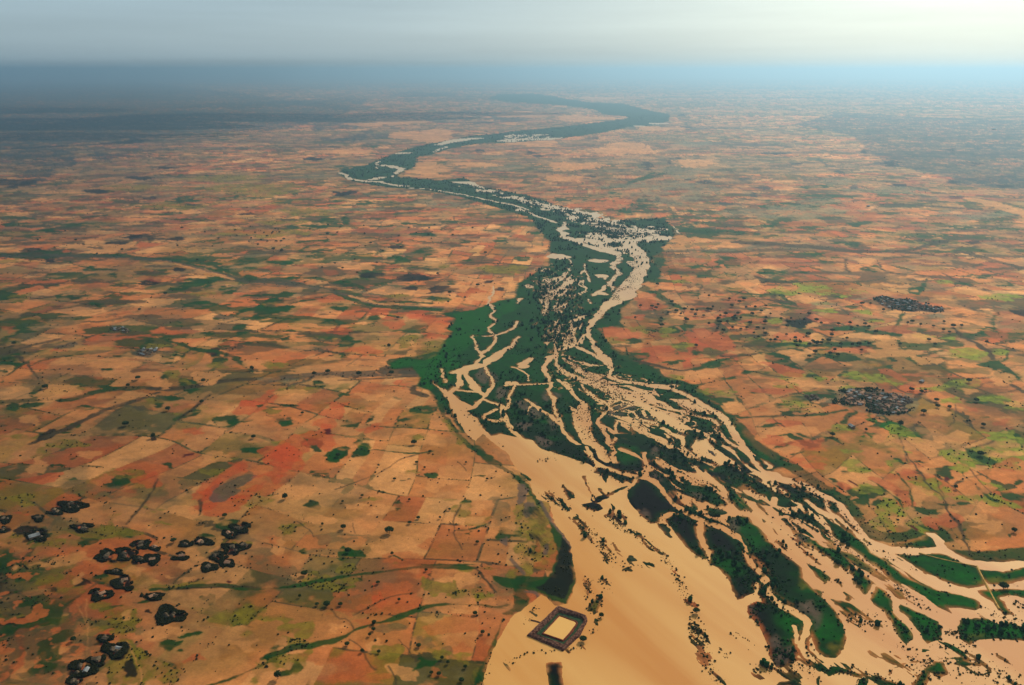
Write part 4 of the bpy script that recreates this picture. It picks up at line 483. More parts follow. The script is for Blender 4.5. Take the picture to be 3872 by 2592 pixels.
# --- fields: parcels of different size, turned with the lie of the land
ang = np.where(X < 0, R(-14), R(22)); ang = R(-16) + R(40) * sst(-500, 900, X - (Y - 1500) * .12)
u = X * np.cos(ang) + Y * np.sin(ang); v = -X * np.sin(ang) + Y * np.cos(ang)
u = u + (fbm(X, Y, 420, 3, 1) - .5) * 190; v = v + (fbm(X, Y, 420, 3, 2) - .5) * 190
CU, CV = 270.0, 210.0
jv = np.floor(v / CV + .0); uo = u + h2(jv, jv * 0, 5) * CU * 3
ju = np.floor(uo / CU); fu = uo / CU - ju; fv = v / CV - jv
h = h2(ju, jv, 21)
c1 = .3 + .4 * h2(ju, jv, 22); c2 = .3 + .4 * h2(ju, jv, 23); c3 = .3 + .4 * h2(ju, jv, 24)
a_ = (fu > c1).astype(int); cutv = np.where(a_ > 0, c2, c3); b_ = (fv > cutv).astype(int)
q_ = h2(ju, jv, 25)
b_ = np.where(q_ < .15, 0, b_); a2 = np.where((q_ > .85), 0, a_)
wl_ = np.where(a_ > 0, (fu - c1) / (1 - c1), fu / c1); third = ((wl_ > .5) & (h2(ju * 2 + a_, jv * 2 + b_, 26) > .5)).astype(int)
pid = h2(ju * 4 + a2 * 2 + third, jv * 2 + b_, 41); pid2 = h2(ju * 4 + a2 * 2 + third, jv * 2 + b_, 42); pid3 = h2(ju * 4 + a2 * 2 + third, jv * 2 + b_, 43)
ed = np.minimum(np.minimum(fu, 1 - fu) * CU, np.minimum(fv, 1 - fv) * CV)
ed = np.minimum(ed, np.where(q_ > .85, 99, np.abs(fu - c1) * CU)); ed = np.minimum(ed, np.where(q_ < .15, 99, np.abs(fv - cutv) * CV))
red = fbm(X, Y, 1500, 3, 51)
t = np.clip(-.06 + pid * .85 + (red - .5) * .8 + (fbm(X, Y, 90, 3, 52) - .5) * .35, 0, 1)[..., None]
C = np.where(t < .5, PAL['tan'] + (PAL['orange'] - PAL['tan']) * (t / .5), PAL['orange'] + (PAL['brown'] - PAL['orange']) * ((t - .5) / .5))
pale = sst(.62, .92, pid2)[..., None] * .85; C = C * (1 - pale) + PAL['cream'] * pale
def lay(c, m, mot=.0):
    global C
    C = C * (1 - m[..., None]) + c * m[..., None]
nbig = fbm(X, Y, 700, 3, 61); nmid = fbm(XW, YW, 45, 4, 62); nfin = fbm(X, Y, 11, 3, 63)
far = sst(2600, 6000, DIST)
gp = (.015 + .12 * sst(.45, .65, nbig)) * (.35 + .65 * far)
gm = (pid3 < gp).astype(float) * sst(.30, .48, nmid + .1)
lay(PAL['g'], gm * .85)
lm = ((pid3 > .95 - .12 * sst(.4, .6, nbig))).astype(float) * sst(.35, .6, nmid)
lay(PAL['l'], lm * .7)
# scrub smears that ignore the parcels
sm = sst(.56, .68, fbm(XW, YW, 130, 4, 64)); lay(PAL['b'], sm * .45)
sm = sst(.58, .68, fbm(XW + 900, YW * 1.0, 300, 4, 65)); lay(PAL['l'] * .8, sm * .4)
# broad bands of bush and bare ground towards the horizon
fb = sst(.50, .60, fbm(X * .35, Y, 620, 5, 66)); lay(PAL['s'] * .8, fb * far * .65)
fb = sst(.56, .66, fbm(X * .3 + 5000, Y, 900, 5, 67)); lay(PAL['d'], fb * sst(4000, 9000, DIST) * .8)
lay(PAL['tan'] * .95 + .02, sst(.5, .62, fbm(X * .3, Y + 9000, 800, 4, 68)) * sst(5000, 9000, DIST) * .4)
# hedges along parcel edges
hn = fbm(X, Y, 60, 3, 69); hn2 = fbm(X, Y, 150, 3, 169)
hw = 1.0 + 2.2 * (h2(ju, jv, 44) > .6) + 11 * sst(.56, .70, hn2) * sst(.40, .62, nfin * .5 + nmid * .5) + 2.5 * far + 1.6 * sst(1500, 2600, DIST)
hm = sst(hw + 1.6, hw - .6, ed) * sst(.36, .50, hn) * sst(.22, .42, nfin) * (1 - .35 * far)
gl = sst(.4, .6, fbm(X, Y, 240, 2, 170))[..., None]
lay(PAL['b'] * .45 * (1 - gl) + PAL['g'] * .9 * gl, hm * .88)
# small ragged patches of fallow and scrub everywhere beyond the near fields
q1 = sst(.53, .62, fbm(XW * .8, YW, 75, 4, 101)); lay(PAL['s'] * .9, q1 * (.22 + .26 * sst(1700, 3200, DIST)))
q1 = sst(.55, .63, fbm(XW + 333, YW * .9, 110, 4, 102)); lay(PAL['b'] * 1.0, q1 * (.24 + .12 * sst(1700, 3200, DIST)))
q1 = sst(.555, .61, fbm((XW - 777) * .5, YW, 70, 4, 103)) * sst(.34, .55, nbig); lay(PAL['g'] * 1.1, q1 * (.10 + .75 * sst(1600, 2300, DIST) * (1 - .5 * sst(4000, 7000, DIST))))
q1 = sst(.56, .61, fbm((XW + 4777) * .45, YW, 55, 4, 107)); lay(PAL['b'] * .6, q1 * .8 * sst(1500, 2400, DIST))
q1 = sst(.55, .62, fbm(XW + 1777, YW, 95, 4, 104)); lay(PAL['cream'] * .95, q1 * .28)
# furrows
C = C * (1 + (fbm(u * .12, v, 9, 2, 105) - .5)[..., None] * .22)
# --- traced patches
VEG = np.zeros(X.shape)                 # how thick shrubs grow
for c, k, cr, s in LAND:
    if c == 'W': continue
    for kk, P in shapes(k, cr, s):
        sl = window(P, 12 + (max(p[2] for p in P) * 2 if kk == 's' else 0))
        d = d_poly(P, sl) if kk == 'p' else d_stroke(P, sl)
        soft = np.clip(DIST[sl] * .0012, 1.5, 12)
        if k == 'e': d = d + (pid2[sl] - .5) * 1.1 * min(max(float(d.max()), 0), 60) + (nmid[sl] - .5) * max(26, 1.1 * min(float(d.max()), 90)) + (nfin[sl] - .5) * 9
        elif c in 'gklv': d = d + (nfin[sl] - .5) * 5 + (nmid[sl] - .5) * 8
        m = sst(-soft, soft, d)
        st = {'r': .66, 't': .68, 'o': .6, 'l': .78, 'g': .95, 'b': .62, 'm': .85, 'k': .92, 'x': .8, 's': .62, 'v': .9, 'R': 1, 'd': .8}[c]
        nb = nmid[sl]
        lx = sst(0, 900, X[sl])[..., None]
        if k == 's' and c in 'bg': m = m * (.7 + .3 * sst(.34, .5, nb)); st = .92
        elif c in 'lsbdx': m = m * (.35 + .65 * sst(.36, .56, nb * .6 + nfin[sl] * .4))
        elif k == 'e' and c == 'g': m = m * (.30 + .70 * sst(.40, .54, fbm(X[sl] * .6, Y[sl], 26, 3, 333)))
        elif c in 'gkv': m = m * (.75 + .25 * sst(.34, .46, nb))
        elif c in 'rto': m = m * (.7 + .3 * pid2[sl])
        if c == 'r': m = m * (1 - .55 * sst(2000, 3200, DIST[sl]))
        cc = {'r': PAL['red'] * .6 + PAL['orange'] * .4, 't': PAL['cream'] * .6 + PAL['tan'] * .4, 'o': PAL['orange']}.get(c, PAL.get(c))
        if c == 'l': cc = PAL['l'] * (1 - lx * .5) + alb(128, 146, 34) * lx * .5
        if c == 'r': cc = cc * (1 - lx * .7) + alb(176, 84, 48) * lx * .7
        if k == 's' and c == 'b': cc = cc * .42
        if c in 'lbs': cc = cc * (.55 + .9 * nfin[sl][..., None])
        if c in 'gk': cc = cc * (.62 + .7 * nb[..., None])
        C[sl] = C[sl] * (1 - (m * st)[..., None]) + cc * (m * st)[..., None]
        if c in 'gklxsb': VEG[sl] = np.maximum(VEG[sl], m * {'g': .8 if kk == 's' else .2, 'k': 1, 'l': .8, 'x': .5, 's': .55, 'b': .8 if kk == 's' else .3}[c])
# vignette painted into the soil colour darkens the near left; paler right and far
vig_tone = .60 + .28 * sst(-1100, -100, X + (Y - 1500) * .35) + .16 * sst(0, 1500, X - (Y - 1500) * .2); vig_tone = vig_tone * (1 + .30 * sst(1400, 3000, DIST)) + .25 * sst(-300, 1400, X) * sst(3500, 9000, DIST)
tint = sst(300, 1500, X)[..., None]; C = C * vig_tone[..., None] * (1 - .10 * (1 - np.array([0., .2, 1.])) * 0) * (1 + tint * np.array([.0, .06, .10]))
# rough grazing between the farmsteads: scrub, weeds and bare red earth mixed
rg = mixmask('A', "-400,380 300,330 700,380 760,560 500,640 300,900 520,1000 900,1000 1000,1150 700,1300 900,1568 600,1700 -400,1700") * sst(.42, .56, fbm(XW, YW, 120, 3, 401))
lay(PAL['b'] * .55, rg * .75 * sst(.44, .54, fbm(XW, YW, 22, 3, 402))); lay(PAL['g'] * .7, rg * .8 * sst(.54, .60, fbm(XW, YW, 34, 3, 403))); lay(PAL['orange'] * .9, rg * .6 * sst(.60, .66, fbm(XW, YW, 15, 3, 404)))
VEG = np.maximum(VEG, rg * .8)
# farmstead ground: trodden dark earth under the ring hedges
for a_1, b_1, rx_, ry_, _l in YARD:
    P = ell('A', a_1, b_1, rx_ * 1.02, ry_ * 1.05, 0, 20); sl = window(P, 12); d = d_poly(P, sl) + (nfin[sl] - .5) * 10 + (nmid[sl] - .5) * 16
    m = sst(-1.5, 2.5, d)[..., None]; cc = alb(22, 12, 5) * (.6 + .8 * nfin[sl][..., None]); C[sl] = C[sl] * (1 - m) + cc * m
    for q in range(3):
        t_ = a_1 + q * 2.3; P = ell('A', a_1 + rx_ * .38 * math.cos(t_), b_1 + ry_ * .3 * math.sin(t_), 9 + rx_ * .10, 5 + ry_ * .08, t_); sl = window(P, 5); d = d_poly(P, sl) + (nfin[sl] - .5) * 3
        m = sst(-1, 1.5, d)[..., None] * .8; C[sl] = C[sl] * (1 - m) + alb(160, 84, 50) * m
# mottling of the soil
C = C * (1 + (nmid - .5)[..., None] * .34 + (nfin - .5)[..., None] * .22 + (fbm(X, Y, 160, 3, 70) - .5)[..., None] * .3)
# --- floodplain meadow
fm = sst(-6, 6, FL + (nmid - .5) * 14)
dk = sst(.34, .56, fbm(XW, YW, 90, 4, 71) + .10 * sst(500, 200, X) * sst(1700, 1400, Y))[..., None]
rt = sst(330, 520, X - (Y - 1200) * .10 + (fbm(X, Y, 160, 3, 110) - .5) * 260)[..., None] * sst(2600, 1600, Y)[..., None]
vv = PAL['f'] * (1 - rt * .75) + PAL['v'] * .85 * rt * .75; dkk = dk * (1 - rt * .8) * (.15 + .85 * sst(1900, 1300, DIST)[..., None])
FC = vv * (1 - dkk) + PAL['f2'] * dkk
FC = FC * (.35 + .8 * nfin[..., None] + .5 * fbm(X, Y, 4, 2, 111)[..., None])
keep = {'m': 1, 'l': 1, 'v': 1}
C0 = C.copy()
C = C * (1 - fm[..., None]) + FC * fm[..., None]
for c, k, cr, s in LAND:
    if c in 'mlv' and cr in 'CDFGN':
        for kk, P in shapes(k, cr, s):
            sl = window(P, 12 + (max(p[2] for p in P) * 2 if kk == 's' else 0))
            d = d_poly(P, sl) if kk == 'p' else d_stroke(P, sl)
            m = sst(-5, 5, d) * fm[sl] * {'m': .75, 'l': .6, 'v': .7}[c] * sst(.2, .5, nfin[sl] * .5 + nmid[sl] * .5)
            C[sl] = C[sl] * (1 - m[..., None]) + PAL[c] * m[..., None]
# darker, lusher growth on the bank itself and a pale crust of silt in places
bank = sst(-14, -2, WF) * (fm > .3); lay(PAL['f'] * .55, bank * .7 * sst(.35, .6, nmid))
silt = sst(-5, 0, WF) * sst(.5, .62, nfin * .5 + .5 * fbm(X, Y, 30, 2, 72)); lay(PAL['tan'] * .8, silt * .6)
C = np.clip(C, .0012, .9)
# --- heights
LH = np.clip(-WF * .22, -1.6, 1.1) + np.clip(fm, 0, 1) * 0
Z = LH + np.where(WF < -8, (fbm(X, Y, 60, 4, 81) - .5) * 1.0 * sst(-8, -30, WF), 0)
Z = Z + (sst(.2, 1, fbm(X * .25, Y, 9000, 4, 82))) * 150 * sst(22000, 60000, DIST) - DIST * 0
Z = Z + (nfin - .5) * .5 * fm * (WF < -4)

# ------------------------------------------------------------------ materials
def mat(name, rough=.9, spec=.1):
    m = bpy.data.materials.new(name); m.use_nodes = True; b = m.node_tree.nodes['Principled BSDF']
    b.inputs['Roughness'].default_value = rough; b.inputs['Specular IOR Level'].default_value = spec
    return m, m.node_tree, b
def noise_mat(name, c1, c2, scale, rough=.9, spec=.1, lo=.35, hi=.65, bump=0, coords='Object'):
    m, nt, b = mat(name, rough, spec)
    t = nt.nodes.new('ShaderNodeTexCoord'); n = nt.nodes.new('ShaderNodeTexNoise'); n.inputs['Scale'].default_value = scale; n.inputs['Detail'].default_value = 5
    r = nt.nodes.new('ShaderNodeValToRGB'); r.color_ramp.elements[0].position = lo; r.color_ramp.elements[1].position = hi
    r.color_ramp.elements[0].color = (*c1, 1); r.color_ramp.elements[1].color = (*c2, 1)
    nt.links.new(t.outputs[coords], n.inputs[0]); nt.links.new(n.outputs[0], r.inputs[0]); nt.links.new(r.outputs[0], b.inputs['Base Color'])
    if bump:
        bu = nt.nodes.new('ShaderNodeBump'); bu.inputs['Strength'].default_value = bump; bu.inputs['Distance'].default_value = .3
        nt.links.new(n.outputs[0], bu.inputs['Height']); nt.links.new(bu.outputs[0], b.inputs['Normal'])
    return m
gm_, nt, b = mat('plain_soil_and_growth', .95, .05)
at = nt.nodes.new('ShaderNodeAttribute'); at.attribute_name = 'cover'
geo = nt.nodes.new('ShaderNodeNewGeometry')
def mulnoise(src, scale, lo, hi, det=3):
    n = nt.nodes.new('ShaderNodeTexNoise'); n.inputs['Scale'].default_value = scale; n.inputs['Detail'].default_value = det
    nt.links.new(geo.outputs['Position'], n.inputs[0])
    r = nt.nodes.new('ShaderNodeMapRange'); r.inputs[1].default_value = .3; r.inputs[2].default_value = .7; r.inputs[3].default_value = lo; r.inputs[4].default_value = hi
    nt.links.new(n.outputs[0], r.inputs[0])
    s = nt.nodes.new('ShaderNodeVectorMath'); s.operation = 'SCALE'; nt.links.new(src, s.inputs[0]); nt.links.new(r.outputs[0], s.inputs['Scale'])
    return s.outputs[0], n
o1, n1 = mulnoise(at.outputs['Color'], .45, .86, 1.14); o2, n2_ = mulnoise(o1, .09, .90, 1.10, 5)
nt.links.new(o2, b.inputs['Base Color'])
wm, wnt, wb = mat('silty_water', .5, .045)
wg = wnt.nodes.new('ShaderNodeNewGeometry')
wn = wnt.nodes.new('ShaderNodeTexNoise'); wn.inputs['Scale'].default_value = .006; wn.inputs['Detail'].default_value = 6; wn.inputs['Distortion'].default_value = .6
wr = wnt.nodes.new('ShaderNodeValToRGB'); wr.color_ramp.elements[0].position = .40; wr.color_ramp.elements[1].position = .62
WA, WB_ = lin((198, 128, 58)) / E0, lin((216, 158, 88)) / E0
wr.color_ramp.elements[0].color = (*WA, 1); wr.color_ramp.elements[1].color = (*WB_, 1)
wmp = wnt.nodes.new('ShaderNodeMapping'); wmp.vector_type = 'TEXTURE'; wmp.inputs['Rotation'].default_value = (0, 0, R(-64)); wmp.inputs['Scale'].default_value = (4.5, .7, 1)
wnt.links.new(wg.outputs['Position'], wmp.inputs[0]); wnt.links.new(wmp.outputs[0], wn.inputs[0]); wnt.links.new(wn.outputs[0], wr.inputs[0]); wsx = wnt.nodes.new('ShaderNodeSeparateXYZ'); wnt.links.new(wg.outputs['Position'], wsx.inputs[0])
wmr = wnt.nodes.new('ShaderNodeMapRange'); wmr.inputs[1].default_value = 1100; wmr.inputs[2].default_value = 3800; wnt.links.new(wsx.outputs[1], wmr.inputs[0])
wmx = wnt.nodes.new('ShaderNodeMix'); wmx.data_type = 'RGBA'; wnt.links.new(wmr.outputs[0], wmx.inputs[0]); wnt.links.new(wr.outputs[0], wmx.inputs[6]); wmx.inputs[7].default_value = (*(lin((200, 172, 138)) / E0), 1)  # haze and grazing sky sheen painted in as paler water farther off
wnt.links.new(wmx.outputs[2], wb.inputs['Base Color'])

def grid_mesh(name, X, Y, Z, C=None, m=None):
    nr, na = X.shape; me = bpy.data.meshes.new(name)
    co = np.stack([X, Y, Z], -1).reshape(-1, 3).astype(np.float32)
    i = np.arange(nr - 1)[:, None] * na + np.arange(na - 1)[None, :]
    f = np.stack([i, i + 1, i + na + 1, i + na], -1)[..., ::-1].reshape(-1, 4)
    me.vertices.add(len(co)); me.vertices.foreach_set('co', co.ravel())
    me.loops.add(f.size); me.loops.foreach_set('vertex_index', f.ravel().astype(np.int32))
    me.polygons.add(len(f)); me.polygons.foreach_set('loop_start', (np.arange(len(f)) * 4).astype(np.int32))
    me.update(calc_edges=True)
    if C is not None:
        a = me.color_attributes.new('cover', 'FLOAT_COLOR', 'POINT')
        a.data.foreach_set('color', np.concatenate([C.reshape(-1, 3), np.ones((C.size // 3, 1))], 1).astype(np.float32).ravel())
    o = bpy.data.objects.new(name, me); col.objects.link(o)
    if m: me.materials.append(m)
    return o
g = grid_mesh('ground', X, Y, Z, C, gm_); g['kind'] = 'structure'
# river water: one level sheet that the channels are cut down to
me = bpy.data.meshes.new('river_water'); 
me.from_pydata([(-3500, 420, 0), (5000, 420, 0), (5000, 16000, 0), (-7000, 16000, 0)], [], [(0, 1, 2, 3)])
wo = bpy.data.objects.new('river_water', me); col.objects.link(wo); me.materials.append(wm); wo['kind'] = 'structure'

# ------------------------------------------------------------------ haze
hz = bpy.data.meshes.new('haze'); L_ = 230000
vs = [(x, y, z) for z in (-4, 800) for (x, y) in ((-L_, -3000), (L_, -3000), (L_, L_), (-L_, L_))]
hz.from_pydata(vs, [], [(3, 2, 1, 0), (4, 5, 6, 7), (0, 1, 5, 4), (1, 2, 6, 5), (2, 3, 7, 6), (3, 0, 4, 7)])
ho = bpy.data.objects.new('haze', hz); col.objects.link(ho); ho['kind'] = 'stuff'
hm_ = bpy.data.materials.new('haze'); hm_.use_nodes = True; nt = hm_.node_tree; nt.nodes.clear()
mo = nt.nodes.new('ShaderNodeOutputMaterial'); pv = nt.nodes.new('ShaderNodeVolumePrincipled')
pv.inputs['Color'].default_value = (.38, .59, .77, 1); pv.inputs['Density'].default_value = HAZE; pv.inputs['Anisotropy'].default_value = .7
nt.links.new(pv.outputs[0], mo.inputs['Volume']); hz.materials.append(hm_)

# ------------------------------------------------------------------ cumulus overhead whose shadows darken the plain far to the left
cm, cnt, cb = mat('cloud_vapour', 1, 0); cb.inputs['Base Color'].default_value = (.85, .86, .88, 1)
def cloud(cx, cy, rx, ry, rz, rot, seed):
    n = 40; th = np.linspace(0, 2 * PI, n, endpoint=False); ph = np.linspace(-.5 * PI, .5 * PI, 18)
    P, T = np.meshgrid(ph, th, indexing='ij')
    x = np.cos(P) * np.cos(T); y = np.cos(P) * np.sin(T); z = np.sin(P)
    k = 1 + .9 * (fbm((x + 2) * 100 + seed * 37, (y + 2) * 100 + z * 60, 70, 4, seed) - .5)
    px = x * k * rx; py = y * k * ry; pz = np.where(z > 0, z * k * rz, z * rz * .25)
    qx = cx + px * math.cos(rot) - py * math.sin(rot); qy = cy + px * math.sin(rot) + py * math.cos(rot)
    V = np.stack([qx, qy, 2500 + pz], -1).reshape(-1, 3); F = []
    for a in range(17):
        for c in range(n): F.append((a * n + c, a * n + (c + 1) % n, (a + 1) * n + (c + 1) % n, (a + 1) * n + c))
    me = bpy.data.meshes.new('cloud'); me.from_pydata(V.tolist(), [], F); me.materials.append(cm)
    o = bpy.data.objects.new('cloud', me); col.objects.link(o); o['kind'] = 'structure'
OX, OY = 2500 / math.tan(SUN_EL) * math.sin(SUN_AZ), 2500 / math.tan(SUN_EL) * math.cos(SUN_AZ)
for i, (x, y, rx, ry, rot) in enumerate([(-6800, 11600, 3200, 1300, -.1), (-3300, 13300, 2700, 1100, -.1), (-5400, 9300, 1900, 600, .1), (-9500, 15500, 3000, 1100, .1), (-3300, 9600, 500, 180, .2), (-600, 14500, 1500, 450, -.1)]):
    cloud(x + OX, y + OY, rx, ry, 420, rot, i + 3)

# ------------------------------------------------------------------ looking things up on the plain
def look(x, y):
    r = np.hypot(x, y); a = np.arctan2(x, y)
    i = np.clip(np.searchsorted(RR, r), 1, NR - 1); j = np.clip(np.searchsorted(AZ, a), 1, NA - 1)
    i = np.where(r - RR[i - 1] < RR[i] - r, i - 1, i); j = np.where(a - AZ[j - 1] < AZ[j] - a, j - 1, j)
    return i, j
def zat(x, y):
    i, j = look(np.array([x]), np.array([y])); return max(float(Z[i[0], j[0]]), 0.0)
def mesh_np(name, V, F, m, parent=None):
    me = bpy.data.meshes.new(name); V = np.asarray(V, np.float32); F = np.asarray(F, np.int32); k = F.shape[1]
    me.vertices.add(len(V)); me.vertices.foreach_set('co', V.ravel()); me.loops.add(F.size); me.loops.foreach_set('vertex_index', F.ravel())
    me.polygons.add(len(F)); me.polygons.foreach_set('loop_start', (np.arange(len(F)) * k).astype(np.int32)); me.update(calc_edges=True)
    me.materials.append(m); o = bpy.data.objects.new(name, me); col.objects.link(o)
    if parent: o.parent = parent
    return o
def icosa(sub=0):
    import bmesh
    b = bmesh.new(); bmesh.ops.create_icosphere(b, subdivisions=sub + 1, radius=1)
    V = np.array([v.co[:] for v in b.verts]); F = np.array([[v.index for v in f.verts] for f in b.faces]); b.free(); return V, F
IV, IF = icosa(0); JV, JF = icosa(1)
def lump_cloud(P, S, HS, base=(IV, IF), var=.35):
    """many leafy lumps as arrays: P centres at ground, S radius, HS height factor"""
    V, F = base; n = len(P); nv = len(V)
    k = 1 + var * (rng.random((n, nv)) * 2 - 1); th = rng.random(n) * 6.28
    c, s = np.cos(th), np.sin(th)
    vx = V[None, :, 0] * k; vy = V[None, :, 1] * k; vz = V[None, :, 2] * k
    X_ = (vx * c[:, None] - vy * s[:, None]) * S[:, None] + P[:, 0:1]; Y_ = (vx * s[:, None] + vy * c[:, None]) * S[:, None] + P[:, 1:2]
    Z_ = (vz * .9 + .55) * (S * HS)[:, None] + P[:, 2:3]
    return np.stack([X_, Y_, Z_], -1).reshape(-1, 3), (F[None] + (np.arange(n) * nv)[:, None, None]).reshape(-1, 3)
def leaf_mat(name, c1, c2, rough=1.0):
    m, nt, b = mat(name, rough, 0)
    g_ = nt.nodes.new('ShaderNodeNewGeometry'); n = nt.nodes.new('ShaderNodeTexNoise'); n.inputs['Scale'].default_value = .8
    nt.links.new(g_.outputs['Position'], n.inputs[0])
    ad = nt.nodes.new('ShaderNodeMath'); ad.operation = 'MULTIPLY_ADD'; ad.inputs[1].default_value = .6
    nt.links.new(g_.outputs['Random Per Island'], ad.inputs[0]); nt.links.new(n.outputs[0], ad.inputs[2])
    r = nt.nodes.new('ShaderNodeValToRGB'); r.color_ramp.elements[0].position = .35; r.color_ramp.elements[1].position = 1.1 - .1
    r.color_ramp.elements[0].color = (*c1, 1); r.color_ramp.elements[1].color = (*c2, 1)
    nt.links.new(ad.outputs[0], r.inputs[0]); nt.links.new(r.outputs[0], b.inputs['Base Color']); return m
M_bush = leaf_mat('shrub_leaf', (.012, .013, .005), (.036, .036, .012)); M_wood = leaf_mat('woodland_leaf', (.004, .020, .008), (.014, .050, .014))
M_tree = leaf_mat('tree_leaf', (.008, .018, .006), (.028, .046, .012)); M_hedge = leaf_mat('hedge_leaf', (.003, .004, .0015), (.014, .014, .005))
M_isl = leaf_mat('thicket_leaf', (.003, .010, .002), (.012, .040, .006))
M_bark = noise_mat('bark', (.07, .045, .028), (.14, .10, .07), 2.0)

# ------------------------------------------------------------------ countless shrubs and woodland
Nc = 520000
rr = 900 * np.exp(rng.random(Nc) * math.log(14000 / 900)); aa = (rng.random(Nc) * 2 - 1) * R(34.5)
cx, cy = rr * np.sin(aa), rr * np.cos(aa); ci, cj = look(cx, cy)
w_, f_, v_, e_ = WF[ci, cj], FL[ci, cj], VEG[ci, cj], ed[ci, cj]; m_ = np.maximum(mid[ci, cj], mid2[ci, cj]); m3 = mid3[ci, cj]
cl = fbm(cx, cy, 55, 3, 91); rnd = rng.random(Nc); nearf = sst(5200, 1800, rr)
wet = f_ > -2
p_bank = np.where(wet & (w_ > -9) & (w_ < 2.5), .30, 0) * sst(.40, .55, cl) + np.where(wet & (w_ > 2.5) & (w_ < 14), .05, 0) * sst(.5, .62, cl)
p_bank = np.maximum(p_bank, np.where(wet & (w_ > -60) & (w_ < 6), m3 * .25, 0))
p_field = np.where((f_ < 0) & (w_ < -6), .010 + v_ * .22 * sst(.42, .6, cl) + np.where(e_ < 3, .22 * sst(.42, .58, cl), 0), 0)
top = np.maximum(mid[ci, cj], 0) * sst(3000, 3600, cy)
p_wood = np.where((f_ > 0) & (w_ < 3), .05 * sst(.5, .6, cl) + m_ * (.16 + .3 * sst(.45, .6, cl)) + top * .2, 0) + np.where((f_ > 0) & (w_ >= 3), m_ * .09, 0) + np.where((f_ > 0) & (w_ < 3) & (rr > 3300), .34 * sst(.35, .6, cl), 0)
def put(sel, name, label, smin, smax, hs, m, far_up=0):
    n = int(sel.sum()); P = np.stack([cx[sel], cy[sel], np.maximum(Z[ci[sel], cj[sel]], -.1)], -1)
    S = (smin + (smax - smin) * rng.random(n) ** 2) * (1 + far_up * (rr[sel] - 1200) / 4000)
    V, F = lump_cloud(P, S, np.full(n, hs)); o = mesh_np(name, V, F, m); tag(o, label, None, None, 'stuff'); return n
n1_ = put(rnd < p_bank, 'bank_shrubs', 'small dark shrubs thick along the river banks and sand bars', .6, 1.9, .8, M_bush, .3)
n2_ = put((rnd < p_field), 'field_scrub', 'scattered dark scrub and hedge bushes on the orange fields', .6, 1.9, .8, M_bush, .45)
p_isl = np.where((f_ > 3) & (w_ < -4) & (rr < 2100), .30 * sst(.40, .58, cl) + .03, 0)
put((rng.random(Nc) < p_isl), 'island_thicket', 'mottled dark green thicket covering the long river islands', .6, 1.9, .9, M_isl, .2)
n3_ = put(rnd < p_wood, 'river_woodland', 'dark green trees standing in the flooded middle reach of the river', 1.6, 3.8, 1.7, M_wood, .12)
print('scatter', n1_, n2_, n3_)
Ps = []
for cr, s, dn in SPECK:
    P = pts(cr, s)
    for (x1, y1, w1, *_1), (x2, y2, w2, *_2) in zip(P[:-1], P[1:]):
        L = math.hypot(x2 - x1, y2 - y1); n = int(L * (w1 + w2) / 2 / 9 * dn)
        t = rng.random(n); q = rng.normal(0, .30, n) * (w1 + (w2 - w1) * t); nx, ny = -(y2 - y1) / L, (x2 - x1) / L
        Ps.append(np.stack([x1 + (x2 - x1) * t + nx * q, y1 + (y2 - y1) * t + ny * q], -1))
Ps = np.concatenate(Ps); Ps = Ps[(fbm(Ps[:, 0], Ps[:, 1], 26, 3, 95) + .14 * rng.random(len(Ps))) > .51]
i_, j_ = look(Ps[:, 0], Ps[:, 1]); ok = WF[i_, j_] > -3; Ps = Ps[ok]
S = .4 + 1.3 * rng.random(len(Ps)) ** 3
V, F = lump_cloud(np.concatenate([Ps, np.zeros((len(Ps), 1))], 1), S, np.full(len(S), .7)); o = mesh_np('flooded_shrubs', V, F, M_bush)
tag(o, 'tiny dark shrubs poking up through the tan flood water', None, None, 'stuff'); print('specks', len(Ps))

# ------------------------------------------------------------------ single trees
def tree_kind(seed, wide, tall):
    rs = np.random.default_rng(seed); root = bpy.data.objects.new('field_tree', None); col.objects.link(root)
    V = []; F = []; n = 7
    def limb(a, b, r1, r2):
        a = np.array(a); b = np.array(b); d = (b - a) / np.linalg.norm(b - a); u_ = np.cross(d, [0.3, .9, .1]); u_ /= np.linalg.norm(u_); w2 = np.cross(d, u_); k = len(V)
        for c_, r_ in ((a, r1), (b, r2)):
            for q in range(n): V.append(c_ + r_ * (math.cos(6.283 * q / n) * u_ + math.sin(6.283 * q / n) * w2))
        for q in range(n): F.append((k + q, k + (q + 1) % n, k + n + (q + 1) % n, k + n + q))
    limb((0, 0, -.3), (.1, 0, tall * .42), .34, .22)
    for q in range(5):
        a = q * 1.26 + rs.random(); limb((.1, 0, tall * .36), (wide * .6 * math.cos(a), wide * .6 * math.sin(a), tall * .7), .18, .07)
    mesh_np('trunk', V, F, M_bark, root)
    m = 26; a = rs.random(m) * 6.28; q = np.sqrt(rs.random(m)) * wide * .78; P = np.stack([q * np.cos(a), q * np.sin(a), tall * (.40 + .38 * rs.random(m) * (1 - .4 * q / wide))], -1)
    V1, F1 = lump_cloud(P, wide * (.22 + .16 * rs.random(m)), np.full(m, .75), (JV, JF), .28)
    m = 200; a = rs.random(m) * 6.28; q = np.sqrt(rs.random(m)) * wide * 1.05; P = np.stack([q * np.cos(a), q * np.sin(a), tall * (.45 + .55 * rs.random(m) * (1 - .5 * (q / wide) ** 2))], -1)
    V2, F2 = lump_cloud(P, .25 + .35 * rs.random(m), np.full(m, .6), (IV, IF), .4)
    mesh_np('crown', np.concatenate([V1, V2]), np.concatenate([F1, F2 + len(V1)]), M_tree, root)
    return root
kinds = [tree_kind(1, 4.2, 7.5), tree_kind(2, 3.4, 7), tree_kind(3, 4.8, 8), tree_kind(4, 3.0, 8.2)]
used = [False] * 4
